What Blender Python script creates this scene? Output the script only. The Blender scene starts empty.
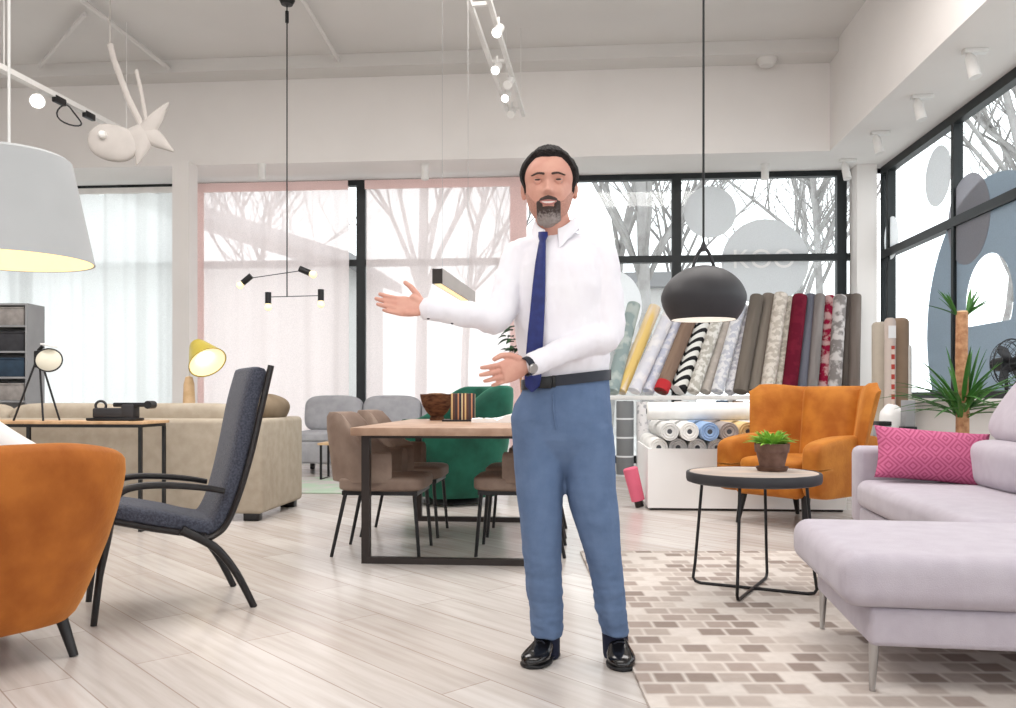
import bpy, bmesh, math, random
from math import sin, cos, pi, radians, atan, tan, sqrt, floor
from mathutils import Vector, Matrix, noise as mnoise

# ------------------------------------------------------------------ scene, camera, light
S = bpy.context.scene
COL = S.collection
FPX, HOR, CH, W = 838.0, 396.0, 0.925, 1016.0
TH = radians(4.57)                       # camera turned left of the room's depth axis

cam = bpy.data.cameras.new('camera'); camo = bpy.data.objects.new('camera', cam); COL.objects.link(camo)
cam.sensor_width = 36.0; cam.lens = 36.0 * FPX / W
cam.shift_y = (HOR - 354.0) / W
cam.clip_start = 0.05; cam.clip_end = 300
camo.location = (0, 0, CH); camo.rotation_euler = (pi / 2, 0, TH)
S.camera = camo

wd = bpy.data.worlds.new('overcast sky'); S.world = wd; wd.use_nodes = True
bg = wd.node_tree.nodes['Background']
bg.inputs[0].default_value = (0.965, 0.98, 1.0, 1); bg.inputs[1].default_value = 2.5

def area(name, loc, sx, sy, power, color=(1, 1, 1), rot=(0, 0, 0)):
    l = bpy.data.lights.new(name, 'AREA'); l.shape = 'RECTANGLE'; l.size = sx; l.size_y = sy
    l.energy = power; l.color = color
    o = bpy.data.objects.new(name, l); COL.objects.link(o); o.location = loc; o.rotation_euler = rot
    return o
WARM = (1.0, 0.965, 0.935)
area('added_fill_light', (-1.2, 0.4, 5.0), 4.5, 1.6, 120, WARM)  # unseen fill lamps, added to brighten the room; no fixtures hang here
area('added_fill_light', (-3.6, 5.2, 5.0), 3.5, 2.0, 180, WARM)
area('added_fill_light', (0.9, 5.6, 5.0), 3.5, 2.0, 180, WARM)

S.view_settings.view_transform = 'Standard'
S.view_settings.look = 'None'
S.view_settings.exposure = 0.0
S.view_settings.gamma = 1.0
S.view_settings.use_curve_mapping = False
S.cycles.max_bounces = 8
S.cycles.transparent_max_bounces = 24
S.cycles.use_denoising = True

# ------------------------------------------------------------------ helpers
def at(px, d):
    """a point on the floor, d metres ahead of the camera in the direction of picture column px"""
    l = (px - 508.0) * d / FPX
    return (l * cos(TH) - d * sin(TH), l * sin(TH) + d * cos(TH))
def zz(py, d):
    return CH + (HOR - py) * d / FPX
def lin(c):
    c = c / 255.0
    return c / 12.92 if c <= 0.04045 else ((c + 0.055) / 1.055) ** 2.4
def rgb(r, g, b):
    return (lin(r), lin(g), lin(b), 1.0)

class NT:
    def __init__(s, name):
        s.m = bpy.data.materials.new(name); s.m.use_nodes = True
        s.t = s.m.node_tree; s.n = s.t.nodes; s.b = s.n['Principled BSDF']; s.out = s.n['Material Output']
    def node(s, kind, **kw):
        n = s.n.new(kind)
        for k, v in kw.items(): setattr(n, k, v)
        return n
    def link(s, a, b): s.t.links.new(a, b)
    def math(s, op, a, b=None, c=None):
        n = s.node('ShaderNodeMath', operation=op)
        for i, v in enumerate((a, b, c)):
            if v is None: continue
            if isinstance(v, (int, float)): n.inputs[i].default_value = v
            else: s.link(v, n.inputs[i])
        return n.outputs[0]
    def coord(s, kind='Object'):
        return s.node('ShaderNodeTexCoord').outputs[kind]
    def noise(s, vec, scale, detail=3):
        n = s.node('ShaderNodeTexNoise'); n.inputs['Scale'].default_value = scale; n.inputs['Detail'].default_value = detail
        s.link(vec, n.inputs['Vector']); return n
    def ramp(s, fac, stops, interp='LINEAR'):
        r = s.node('ShaderNodeValToRGB'); cr = r.color_ramp; cr.interpolation = interp
        while len(cr.elements) < len(stops): cr.elements.new(0.5)
        for e, (p, c) in zip(cr.elements, stops): e.position = p; e.color = c
        s.link(fac, r.inputs[0]); return r.outputs[0]
    def bump(s, h, strength, dist=0.01):
        b = s.node('ShaderNodeBump'); b.inputs['Strength'].default_value = strength; b.inputs['Distance'].default_value = dist
        s.link(h, b.inputs['Height']); s.link(b.outputs[0], s.b.inputs['Normal'])

def mat(name, c, rough=0.6, c2=None, ns=8.0, spec=0.4, metal=0.0, sheen=0.0, bump=None, emit=None, coat=0.0, tint=None):
    T = NT(name); b = T.b
    b.inputs['Roughness'].default_value = rough; b.inputs['Metallic'].default_value = metal
    b.inputs['Specular IOR Level'].default_value = spec
    b.inputs['Coat Weight'].default_value = coat
    if sheen:
        b.inputs['Sheen Weight'].default_value = sheen; b.inputs['Sheen Roughness'].default_value = 0.45
        if tint: b.inputs['Sheen Tint'].default_value = tint
    v = T.coord()
    if c2 is None: c2 = tuple(x * 0.93 for x in c[:3]) + (1,)
    n = T.noise(v, ns, 4)
    T.link(T.ramp(n.outputs[0], [(0.35, c2), (0.65, c)]), b.inputs['Base Color'])
    if bump:
        T.bump(T.noise(v, bump[0], 2).outputs[0], bump[1], bump[2] if len(bump) > 2 else 0.01)
    if emit:
        b.inputs['Emission Color'].default_value = emit[0]; b.inputs['Emission Strength'].default_value = emit[1]
    return T.m

def tag(o, label=None, cat=None, group=None, kind=None):
    if label: o['label'] = label
    if cat: o['category'] = cat
    if group: o['group'] = group
    if kind: o['kind'] = kind
    return o
def thing(name, label, cat, loc=(0, 0, 0), rz=0.0, group=None):
    o = bpy.data.objects.new(name, None); COL.objects.link(o)
    o.empty_display_size = 0.1
    o.location = loc; o.rotation_euler = (0, 0, rz)
    return tag(o, label, cat, group)
def children(o): return [c for c in bpy.data.objects if c.parent == o]
def dup(root, loc, rz, label, group=None):
    def cp(o, p):
        c = o.copy(); COL.objects.link(c)
        if p is not None: c.parent = p
        for ch in children(o): cp(ch, c)
        return c
    r = cp(root, None); r.location = loc; r.rotation_euler = (0, 0, rz); r['label'] = label
    if group: r['group'] = group
    return r

class MB:
    """collects shapes and links them as ONE mesh object"""
    def __init__(s): s.bm = bmesh.new()
    def add(s, verts, faces):
        vs = [s.bm.verts.new(v) for v in verts]
        for f in faces:
            try: s.bm.faces.new([vs[i] for i in f])
            except ValueError: pass
        return vs
    def box(s, c, size, rot=None, bevel=0.0, seg=2):
        r = bmesh.ops.create_cube(s.bm, size=1.0); vs = r['verts']
        bmesh.ops.scale(s.bm, vec=size, verts=vs)
        if bevel > 0:
            es = list({e for v in vs for e in v.link_edges})
            q = bmesh.ops.bevel(s.bm, geom=es, offset=bevel, segments=seg, profile=0.5, affect='EDGES')
            vs = list({v for f in q['faces'] for v in f.verts} | {v for v in vs if v.is_valid})
        M = Matrix.Translation(c)
        if rot is not None: M = M @ (rot if isinstance(rot, Matrix) else Matrix.Rotation(rot, 4, 'Z'))
        bmesh.ops.transform(s.bm, matrix=M, verts=vs)
        return s
    def soft(s, c, size, n=4.0, rot=None, nu=24, fn=None):
        """a cushion: superellipsoid from a cube grid"""
        N = nu; vid = {}
        verts, faces = [], []
        def key(p): return tuple(round(x, 6) for x in p)
        for ax in range(3):
            for sg in (-1, 1):
                for i in range(N):
                    for j in range(N):
                        q = []
                        for (di, dj) in ((0, 0), (1, 0), (1, 1), (0, 1)):
                            a = tan((-1 + 2 * (i + di) / N) * pi / 4); b2 = tan((-1 + 2 * (j + dj) / N) * pi / 4)
                            p = [0, 0, 0]; p[ax] = sg; p[(ax + 1) % 3] = a; p[(ax + 2) % 3] = b2
                            k = key(p)
                            if k not in vid:
                                vid[k] = len(verts)
                                L = (abs(p[0]) ** n + abs(p[1]) ** n + abs(p[2]) ** n) ** (1 / n)
                                v = Vector((p[0] / L * size[0] / 2, p[1] / L * size[1] / 2, p[2] / L * size[2] / 2))
                                if fn: v = fn(v)
                                verts.append(v)
                            q.append(vid[k])
                        faces.append(q if sg > 0 else q[::-1])
        M = Matrix.Translation(c)
        if rot is not None: M = M @ (rot if isinstance(rot, Matrix) else Matrix.Rotation(rot, 4, 'Z'))
        s.add([M @ v for v in verts], faces); return s
    def rings(s, rings, cap=True, close=False):
        n = len(rings[0]); vs = []
        for r in rings: vs += [s.bm.verts.new(p) for p in r]
        m = len(rings)
        for i in range(m if close else m - 1):
            for j in range(n):
                a, b = i * n + j, i * n + (j + 1) % n
                c, d = ((i + 1) % m) * n + (j + 1) % n, ((i + 1) % m) * n + j
                try: s.bm.faces.new((vs[a], vs[b], vs[c], vs[d]))
                except ValueError: pass
        if cap and not close:
            try:
                s.bm.faces.new(vs[:n][::-1]); s.bm.faces.new(vs[-n:])
            except ValueError: pass
        return s
    def tube(s, pts, r, seg=10, flat=None, up=None, close=False):
        """sweep along pts; r number, list, or list of (a,b) with a along 'up' side"""
        P = [Vector(p) for p in pts]; n = len(P)
        if isinstance(r, (int, float)): r = [r] * n
        ref = Vector(up) if up is not None else None; rings = []
        prev = None
        for i in range(n):
            if close: t = (P[(i + 1) % n] - P[i - 1])
            else: t = P[min(i + 1, n - 1)] - P[max(i - 1, 0)]
            t = t.normalized() if t.length > 1e-9 else Vector((0, 0, 1))
            if ref is not None: u = ref - t * ref.dot(t)
            elif prev is not None: u = prev - t * prev.dot(t)
            else:
                a = Vector((0, 0, 1)) if abs(t.z) < 0.9 else Vector((1, 0, 0)); u = a - t * a.dot(t)
            if u.length < 1e-6: u = t.orthogonal()
            u.normalize(); prev = u; w = t.cross(u)
            a, b = r[i] if isinstance(r[i], (tuple, list)) else (r[i], r[i])
            rings.append([P[i] + u * (a * cos(2 * pi * k / seg)) + w * (b * sin(2 * pi * k / seg)) for k in range(seg)])
        return s.rings(rings, close=close)
    def limb(s, pts, r, seg=16, up=None):
        """tube with rounded ends"""
        P = [Vector(p) for p in pts]
        R = [x if isinstance(x, (tuple, list)) else (x, x) for x in r]
        d0 = (P[0] - P[1]).normalized(); d1 = (P[-1] - P[-2]).normalized()
        q, rr = [], []
        for k in (0.95, 0.75, 0.4):
            f = sqrt(1 - k * k); q.append(P[0] + d0 * R[0][1] * k * 0.9); rr.append((R[0][0] * f, R[0][1] * f))
        q += P; rr += R
        for k in (0.4, 0.75, 0.95):
            f = sqrt(1 - k * k); q.append(P[-1] + d1 * R[-1][1] * k * 0.9); rr.append((R[-1][0] * f, R[-1][1] * f))
        return s.tube(q, rr, seg=seg, up=up)
    def lathe(s, prof, seg=40, c=(0, 0, 0), M=None):
        rings = []
        for (r, z) in prof:
            ring = [Vector((r * cos(2 * pi * k / seg), r * sin(2 * pi * k / seg), z)) for k in range(seg)]
            ring = [(M @ p if M else p) + Vector(c) for p in ring]
            rings.append(ring)
        return s.rings(rings)
    def cyl(s, p0, p1, r0, r1=None, seg=14):
        return s.tube([p0, p1], [r0, r0 if r1 is None else r1], seg=seg)
    def prism(s, poly, z0, z1, M=None):
        n = len(poly)
        f = (lambda p: M @ Vector(p)) if M else Vector
        vs = [f((x, y, z0)) for x, y in poly] + [f((x, y, z1)) for x, y in poly]
        s.add(vs, [list(range(n))[::-1], list(range(n, 2 * n))] + [[i, (i + 1) % n, n + (i + 1) % n, n + i] for i in range(n)])
        return s
    def mesh(s, name):
        bmesh.ops.recalc_face_normals(s.bm, faces=s.bm.faces)
        me = bpy.data.meshes.new(name); s.bm.to_mesh(me); s.bm.free(); return me
    def build(s, name, m, parent=None, angle=40, loc=None):
        me = s.mesh(name); return link(name, me, m, parent, angle, loc)
def link(name, me, m, parent=None, angle=40, loc=None):
    if m: me.materials.append(m)
    if angle:
        me.polygons.foreach_set('use_smooth', [True] * len(me.polygons))
        if angle < 180: me.set_sharp_from_angle(angle=radians(angle))
    o = bpy.data.objects.new(name, me); COL.objects.link(o)
    if parent is not None: o.parent = parent
    if loc is not None: o.location = loc
    return o
def part(name, m, parent, fn, angle=40):
    b = MB(); fn(b); return b.build(name, m, parent, angle)
def smoothstep(a, b, x):
    t = max(0.0, min(1.0, (x - a) / (b - a))); return t * t * (3 - 2 * t)
def catmull(pts, n=6):
    P = [Vector(p) for p in pts]; out = []
    for i in range(len(P) - 1):
        p0 = P[max(i - 1, 0)]; p1 = P[i]; p2 = P[i + 1]; p3 = P[min(i + 2, len(P) - 1)]
        for k in range(n):
            t = k / n
            out.append(0.5 * ((2 * p1) + (-p0 + p2) * t + (2 * p0 - 5 * p1 + 4 * p2 - p3) * t * t + (-p0 + 3 * p1 - 3 * p2 + p3) * t ** 3))
    out.append(P[-1]); return out
def remesh(mb, name, voxel, smooth=2, wrinkle=None):
    me = mb.mesh(name + '_src'); o = bpy.data.objects.new(name + '_src', me); COL.objects.link(o)
    md = o.modifiers.new('r', 'REMESH'); md.mode = 'VOXEL'; md.voxel_size = voxel
    if smooth:
        sm = o.modifiers.new('s', 'SMOOTH'); sm.factor = 0.5; sm.iterations = smooth
    dg = bpy.context.evaluated_depsgraph_get()
    out = bpy.data.meshes.new_from_object(o.evaluated_get(dg))
    bpy.data.objects.remove(o); bpy.data.meshes.remove(me)
    out.name = name
    if wrinkle:
        nor = [v.normal.copy() for v in out.vertices]
        for v, n in zip(out.vertices, nor):
            v.co += n * wrinkle(v.co)
    return out

def pillow(b, c, w, h, t, rot):
    N = 24; top, F = [], []
    M4 = Matrix.Translation(c) @ rot
    for sg in (1, -1):
        for j in range(N + 1):
            for i in range(N + 1):
                u, v = -1 + 2 * i / N, -1 + 2 * j / N
                k = (max(0, 1 - abs(u) ** 2.6) * max(0, 1 - abs(v) ** 2.6)) ** .55
                x = u * w / 2 * (1 - .07 * (1 - v * v)); z = v * h / 2 * (1 - .09 * (1 - u * u))
                top.append(M4 @ Vector((x, sg * (t / 2 * k + .004), z)))
    n1 = (N + 1) ** 2
    for j in range(N):
        for i in range(N):
            a = j * (N + 1) + i; q = [a, a + 1, a + N + 2, a + N + 1]
            F.append(q); F.append([n1 + x for x in q][::-1])
    for i in range(N):
        for (a, a2) in ((i, i + 1), (N * (N + 1) + i + 1, N * (N + 1) + i), ((i + 1) * (N + 1), i * (N + 1)), (i * (N + 1) + N, (i + 1) * (N + 1) + N)):
            F.append([a2, a, n1 + a, n1 + a2])
    b.add(top, F)

# ------------------------------------------------------------------ materials
M = {}
M['wall'] = mat('painted wall', rgb(234, 230, 227), 0.8, rgb(230, 226, 223), 1.2)
M['ceil'] = mat('painted ceiling', rgb(222, 219, 216), 0.85, rgb(216, 213, 210), 0.6)
M['frame_black'] = mat('black window frame', rgb(24, 30, 32), 0.45)
M['black'] = mat('black powder coated metal', rgb(26, 26, 28), 0.4)
M['black_wood'] = mat('black stained wood', rgb(22, 20, 22), 0.35, rgb(34, 31, 32), 30)
M['brown_metal'] = mat('dark brown metal', rgb(48, 40, 37), 0.45)
M['white_metal'] = mat('white lacquered metal', rgb(232, 230, 227), 0.45)
M['white'] = mat('white lacquer', rgb(244, 243, 242), 0.5, rgb(240, 239, 238), 2)
M['steel'] = mat('brushed steel', rgb(190, 190, 190), 0.28, metal=1.0)
M['orange'] = mat('orange velvet', rgb(186, 116, 40), 0.65, rgb(158, 88, 22), 7, spec=0.25, sheen=0.5, bump=(60, 0.15), tint=rgb(255, 190, 110))
M['orange_dark'] = mat('amber brown velvet', rgb(176, 102, 38), 0.65, rgb(148, 78, 22), 6, spec=0.25, sheen=0.45, bump=(60, 0.15), tint=rgb(255, 190, 110))
M['charcoal'] = mat('charcoal tweed', rgb(86, 90, 103), 0.9, rgb(60, 63, 75), 110, spec=0.15, bump=(180, 0.5), sheen=0.2)
M['beige'] = mat('beige upholstery', rgb(182, 171, 155), 0.9, rgb(172, 160, 143), 12, spec=0.15, bump=(220, 0.2))
M['beige_dark'] = mat('brownish cushion cloth', rgb(140, 124, 104), 0.9, rgb(120, 104, 86), 5, spec=0.15)
M['lilac'] = mat('lilac grey sofa cloth', rgb(188, 181, 190), 0.92, rgb(181, 173, 183), 14, spec=0.15, sheen=0.2, bump=(300, 0.2))
M['grey_cloth'] = mat('light grey sofa cloth', rgb(172, 172, 176), 0.92, rgb(160, 160, 165), 10, spec=0.15)
M['taupe'] = mat('taupe chair leather', rgb(142, 123, 110), 0.6, rgb(126, 106, 94), 9, spec=0.3)
M['green'] = mat('green velvet', rgb(30, 92, 74), 0.7, rgb(18, 66, 52), 5, spec=0.2, sheen=0.4, tint=rgb(140, 220, 190))
M['lampgrey'] = mat('grey lamp shade cloth', rgb(180, 182, 183), 0.85, rgb(174, 176, 177), 3)
M['warmglow'] = mat('lit shade lining', rgb(255, 240, 205), 0.8, emit=(rgb(255, 232, 180), 0.75))
M['spot_glow'] = mat('lit lamp face', rgb(255, 255, 255), 0.5, emit=((1, 1, 1, 1), 6.0))
M['lamp_black'] = mat('matt charcoal lacquer', rgb(56, 55, 58), 0.55, rgb(48, 47, 50), 3)
M['yellow'] = mat('mustard metal shade', rgb(190, 172, 72), 0.35, rgb(174, 154, 54), 4)
M['pale_wood'] = mat('pale wood', rgb(222, 190, 150), 0.55, rgb(205, 170, 128), 14)
M['oak_top'] = mat('oak table top', rgb(186, 156, 134), 0.42, rgb(162, 131, 110), 9)
M['terra'] = mat('brown clay pot', rgb(118, 90, 78), 0.75, rgb(92, 66, 54), 20)
M['leaf'] = mat('green leaf', rgb(74, 128, 52), 0.5, rgb(44, 96, 40), 6)
M['leaf_light'] = mat('fresh green leaf', rgb(150, 196, 70), 0.5, rgb(96, 156, 50), 20)
M['leaf_dark'] = mat('dark green leaf', rgb(52, 84, 50), 0.45, rgb(30, 54, 34), 12)
M['bark'] = mat('yucca trunk', rgb(196, 150, 112), 0.85, rgb(160, 112, 80), 24, bump=(40, 0.6))
M['tree'] = mat('bare tree bark', rgb(176, 174, 173), 0.9, rgb(156, 153, 151), 5)
M['soil'] = mat('soil', rgb(60, 46, 38), 0.95)
M['skin'] = mat('skin', rgb(216, 164, 146), 0.5, rgb(209, 153, 136), 25, spec=0.35)
M['hair'] = mat('dark brown hair', rgb(42, 36, 35), 0.7, rgb(24, 20, 20), 90, spec=0.12, bump=(160, 0.6))
M['shirt'] = mat('white shirt cotton', rgb(238, 236, 241), 0.85, rgb(235, 232, 238), 10, spec=0.15)
M['trouser'] = mat('blue grey wool', rgb(100, 120, 152), 0.85, rgb(92, 112, 144), 20, spec=0.15, bump=(400, 0.15))
M['navy'] = mat('navy silk', rgb(34, 46, 112), 0.5, rgb(26, 36, 96), 40)
M['belt'] = mat('dark navy leather', rgb(34, 38, 50), 0.4)
M['shoe'] = mat('polished black leather', rgb(18, 17, 19), 0.16, spec=0.6)
M['brow'] = mat('brown eyebrow hair', rgb(84, 64, 56), 0.7, rgb(64, 48, 42), 90)
M['lip'] = mat('lip', rgb(184, 122, 114), 0.5)
M['tooth'] = mat('tooth', rgb(246, 242, 236), 0.35)
M['eye'] = mat('eye white', rgb(176, 158, 150), 0.4)
M['iris'] = mat('dark iris', rgb(58, 42, 34), 0.25)

# floor: pale planks laid on the diagonal
def floor_mat():
    T = NT('pale plank floor'); b = T.b
    mp = T.node('ShaderNodeMapping'); mp.inputs['Rotation'].default_value = (0, 0, radians(43))
    T.link(T.coord(), mp.inputs[0])
    br = T.node('ShaderNodeTexBrick'); br.offset = 0.37; br.inputs['Scale'].default_value = 1.0
    br.inputs['Brick Width'].default_value = 1.5; br.inputs['Row Height'].default_value = 0.2
    br.inputs['Mortar Size'].default_value = 0.0025; br.inputs['Bias'].default_value = 0.0
    br.inputs['Color1'].default_value = rgb(216, 211, 207); br.inputs['Color2'].default_value = rgb(198, 190, 184)
    br.inputs['Mortar'].default_value = rgb(176, 163, 154)
    T.link(mp.outputs[0], br.inputs['Vector'])
    st = T.node('ShaderNodeMapping'); st.inputs['Scale'].default_value = (1.2, 16, 1)
    T.link(mp.outputs[0], st.inputs[0])
    n = T.noise(st.outputs[0], 1.6, 5)
    mx = T.node('ShaderNodeMix', data_type='RGBA', blend_type='MULTIPLY'); mx.inputs[0].default_value = 0.75
    T.link(br.outputs[0], mx.inputs[6])
    T.link(T.ramp(n.outputs[0], [(0.3, (0.78, 0.74, 0.71, 1)), (0.62, (1, 1, 1, 1))]), mx.inputs[7])
    T.link(mx.outputs[2], b.inputs['Base Color'])
    b.inputs['Roughness'].default_value = 0.24; b.inputs['Specular IOR Level'].default_value = 0.5
    return T.m
M['floor'] = floor_mat()

def rug_mat():
    T = NT('patchwork rug'); b = T.b
    sp = T.node('ShaderNodeSeparateXYZ'); T.link(T.coord(), sp.inputs[0])
    u = T.math('MULTIPLY', sp.outputs[0], 1 / 0.105); v = T.math('MULTIPLY', sp.outputs[1], 1 / 0.105)
    row = T.math('FLOOR', v)
    u2 = T.math('ADD', u, T.math('MULTIPLY', T.math('MODULO', row, 2.0), 0.5))
    cl = T.math('FLOOR', u2)
    cb = T.node('ShaderNodeCombineXYZ'); T.link(cl, cb.inputs[0]); T.link(row, cb.inputs[1])
    wn = T.node('ShaderNodeTexWhiteNoise', noise_dimensions='3D'); T.link(cb.outputs[0], wn.inputs[0])
    tile = T.ramp(wn.outputs[0], [(0.0, rgb(150, 136, 128)), (0.12, rgb(168, 154, 146)), (0.26, rgb(186, 174, 166)), (0.46, rgb(200, 190, 182)), (0.64, rgb(214, 206, 199)), (0.86, rgb(178, 166, 158))], 'CONSTANT')
    eu = T.math('PINGPONG', u2, 0.5); ev = T.math('PINGPONG', v, 0.5)
    edge = T.math('MULTIPLY', T.math('SMOOTHSTEP', 0.03, 0.14, eu) if False else T.math('MINIMUM', T.math('MULTIPLY', eu, 9.0), 1.0), T.math('MINIMUM', T.math('MULTIPLY', ev, 6.0), 1.0))
    mt = T.node('ShaderNodeMix', data_type='RGBA'); mt.inputs[6].default_value = rgb(212, 204, 197)
    T.link(edge, mt.inputs[0]); T.link(tile, mt.inputs[7]); col = mt.outputs[2]
    n = T.noise(T.coord(), 30, 4)
    mx = T.node('ShaderNodeMix', data_type='RGBA', blend_type='MULTIPLY'); mx.inputs[0].default_value = 0.4
    T.link(col, mx.inputs[6]); T.link(T.ramp(n.outputs[0], [(0.3, (0.8, 0.78, 0.76, 1)), (0.7, (1, 1, 1, 1))]), mx.inputs[7])
    T.link(mx.outputs[2], b.inputs['Base Color']); b.inputs['Roughness'].default_value = 0.85; b.inputs['Specular IOR Level'].default_value = 0.2
    return T.m
M['rug'] = rug_mat()

def glass_mat(name, tint, refl):
    T = NT(name); T.n.remove(T.b)
    tr = T.node('ShaderNodeBsdfTransparent'); tr.inputs[0].default_value = tint
    gl = T.node('ShaderNodeBsdfGlossy'); gl.inputs['Roughness'].default_value = 0.03
    mx = T.node('ShaderNodeMixShader'); mx.inputs[0].default_value = refl; T.link(tr.outputs[0], mx.inputs[1]); T.link(gl.outputs[0], mx.inputs[2])
    T.link(mx.outputs[0], T.out.inputs[0]); return T.m
M['glass'] = glass_mat('window glass', (0.96, 0.98, 0.98, 1), 0.03)

def sheer_mat(name, c, through, open_):
    T = NT(name); T.n.remove(T.b)
    tr = T.node('ShaderNodeBsdfTransparent'); tl = T.node('ShaderNodeBsdfTranslucent'); df = T.node('ShaderNodeBsdfDiffuse')
    tl.inputs[0].default_value = c; df.inputs[0].default_value = c
    a = T.node('ShaderNodeMixShader'); a.inputs[0].default_value = through
    T.link(df.outputs[0], a.inputs[1]); T.link(tl.outputs[0], a.inputs[2])
    m2 = T.node('ShaderNodeMixShader')
    n = T.noise(T.coord(), 90, 2)
    T.link(T.ramp(n.outputs[0], [(0.3, (max(0.0, open_ - 0.06),) * 3 + (1,)), (0.7, (open_ + 0.06,) * 3 + (1,))]), m2.inputs[0])
    T.link(a.outputs[0], m2.inputs[1]); T.link(tr.outputs[0], m2.inputs[2])
    T.link(m2.outputs[0], T.out.inputs[0]); return T.m
M['sheer_pink'] = sheer_mat('pink sheer voile', rgb(250, 236, 234), 0.68, 0.2)
M['pink_band'] = sheer_mat('dusty pink heading cloth', rgb(246, 226, 223), 0.6, 0.14)
M['sheer_white'] = sheer_mat('white voile', rgb(248, 250, 249), 0.72, 0.05)

M['decal_grey'] = sheer_mat('pale grey window film', rgb(226, 227, 228), 0.6, 0.10)
M['decal_mid'] = sheer_mat('grey window film', rgb(184, 184, 190), 0.55, 0.08)
M['decal_blue'] = sheer_mat('blue grey window film', rgb(168, 180, 190), 0.55, 0.06)
M['decal_white'] = sheer_mat('white window film', rgb(246, 247, 248), 0.65, 0.06)

def cushion_mat():
    T = NT('pink woven diamond cloth'); b = T.b
    sp = T.node('ShaderNodeSeparateXYZ'); T.link(T.coord(), sp.inputs[0])
    a = T.math('PINGPONG', T.math('MULTIPLY', sp.outputs[0], 1.0), 0.06); c = T.math('PINGPONG', sp.outputs[2], 0.05)
    s_ = T.math('ADD', a, c); f = T.math('FRACT', T.math('MULTIPLY', s_, 40.0))
    col = T.ramp(f, [(0.0, rgb(184, 88, 126)), (0.5, rgb(196, 104, 142)), (0.72, rgb(164, 70, 106)), (1.0, rgb(158, 66, 102))])
    T.link(col, b.inputs['Base Color']); b.inputs['Roughness'].default_value = 0.9
    T.bump(f, 0.3, 0.005); return T.m
M['pink'] = cushion_mat()

def pattern_mat(name, c1, c2, scale, stretch=(1, 1, 1), lo=0.45, hi=0.5, kind='noise'):
    T = NT(name); b = T.b
    mp = T.node('ShaderNodeMapping'); mp.inputs['Scale'].default_value = stretch; T.link(T.coord(), mp.inputs[0])
    if kind == 'noise': f = T.noise(mp.outputs[0], scale, 3).outputs[0]
    elif kind == 'zig':
        sp = T.node('ShaderNodeSeparateXYZ'); T.link(mp.outputs[0], sp.inputs[0])
        p = T.math('PINGPONG', T.math('ADD', sp.outputs[0], 10.0), 0.11)
        f = T.math('FRACT', T.math('MULTIPLY', T.math('ADD', sp.outputs[2], T.math('MULTIPLY', p, 1.3)), scale))
    elif kind == 'grid':
        sp = T.node('ShaderNodeSeparateXYZ'); T.link(mp.outputs[0], sp.inputs[0])
        f = T.math('FRACT', T.math('MULTIPLY', T.math('ADD', sp.outputs[2], 10.0), scale))
    else:
        v = T.node('ShaderNodeTexVoronoi'); v.inputs['Scale'].default_value = scale; T.link(mp.outputs[0], v.inputs[0]); f = v.outputs[0]
    T.link(T.ramp(f, [(lo, c1), (hi, c2)]), b.inputs['Base Color'])
    b.inputs['Roughness'].default_value = 0.9; b.inputs['Specular IOR Level'].default_value = 0.15
    return T.m

# ------------------------------------------------------------------ room shell
YB, XR, XL, YF = 11.3, 3.93, -9.6, -4.0
ZW, ZC = 3.9, 5.13                      # window head, ceiling
def struct(name, m, fn, angle=30):
    b = MB(); fn(b); o = b.build(name, m, None, angle); o['kind'] = 'structure'; return o
def bx(b, x0, x1, y0, y1, z0, z1, bevel=0.0):
    b.box(((x0 + x1) / 2, (y0 + y1) / 2, (z0 + z1) / 2), (x1 - x0, y1 - y0, z1 - z0), bevel=bevel)
struct('floor', M['floor'], lambda b: bx(b, XL - .3, XR + .3, YF - .3, YB + .3, -0.2, 0))
struct('ceiling', M['ceil'], lambda b: bx(b, XL - .3, XR + .3, YF - .3, YB + .3, ZC, ZC + .25))
struct('wall_back', M['wall'], lambda b: bx(b, XL - .3, XR + .3, YB, YB + .28, ZW, ZC))
def wall_right(b):
    bx(b, XR, XR + .28, YF, YB + .28, ZW, ZC); bx(b, XR, XR + .28, YF, YB + .28, 0, 0.86)
    bx(b, XR - .16, XR + .28, YF, YB - .5, 0.86, 0.90, 0.008)
struct('wall_right', M['wall'], wall_right)
struct('wall_left', M['wall'], lambda b: bx(b, XL - .28, XL, YF, YB, 0, ZC))
def wall_front(b):  # unseen wall, its high openings shaped to let sky light in
    bx(b, XL, XR, YF - .25, YF, 4.3, ZC); bx(b, XL, XR, YF - .25, YF, 0, 1.6)
    for x in (XL + .2, -4.8, -0.2, XR - .2): bx(b, x - .2, x + .2, YF - .25, YF, 1.6, 4.3)
struct('wall_front', M['wall'], wall_front)
XB, YBK = 3.085, 10.45                  # faces of the dropped bulkheads
struct('wall_bulkhead_back', M['wall'], lambda b: bx(b, XL, XR, YBK, YB, ZW, ZC))
struct('wall_bulkhead_right', M['wall'], lambda b: bx(b, XB, XR, YF, YBK, ZW, ZC))
def cornice(b):
    bx(b, XL, XB, YBK - .34, YBK, 4.97, ZC)
struct('trim_1', M['ceil'], cornice)
cx, cy = at(185, 10.75)
struct('column_left', M['wall'], lambda b: bx(b, cx - .11, cx + .11, cy - .12, cy + .12, 0, ZW))
cx, cy = at(865, 10.9)
struct('column_right', M['wall'], lambda b: bx(b, cx - .15, cx + .10, cy - .15, cy + .15, 0, ZW))

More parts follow.
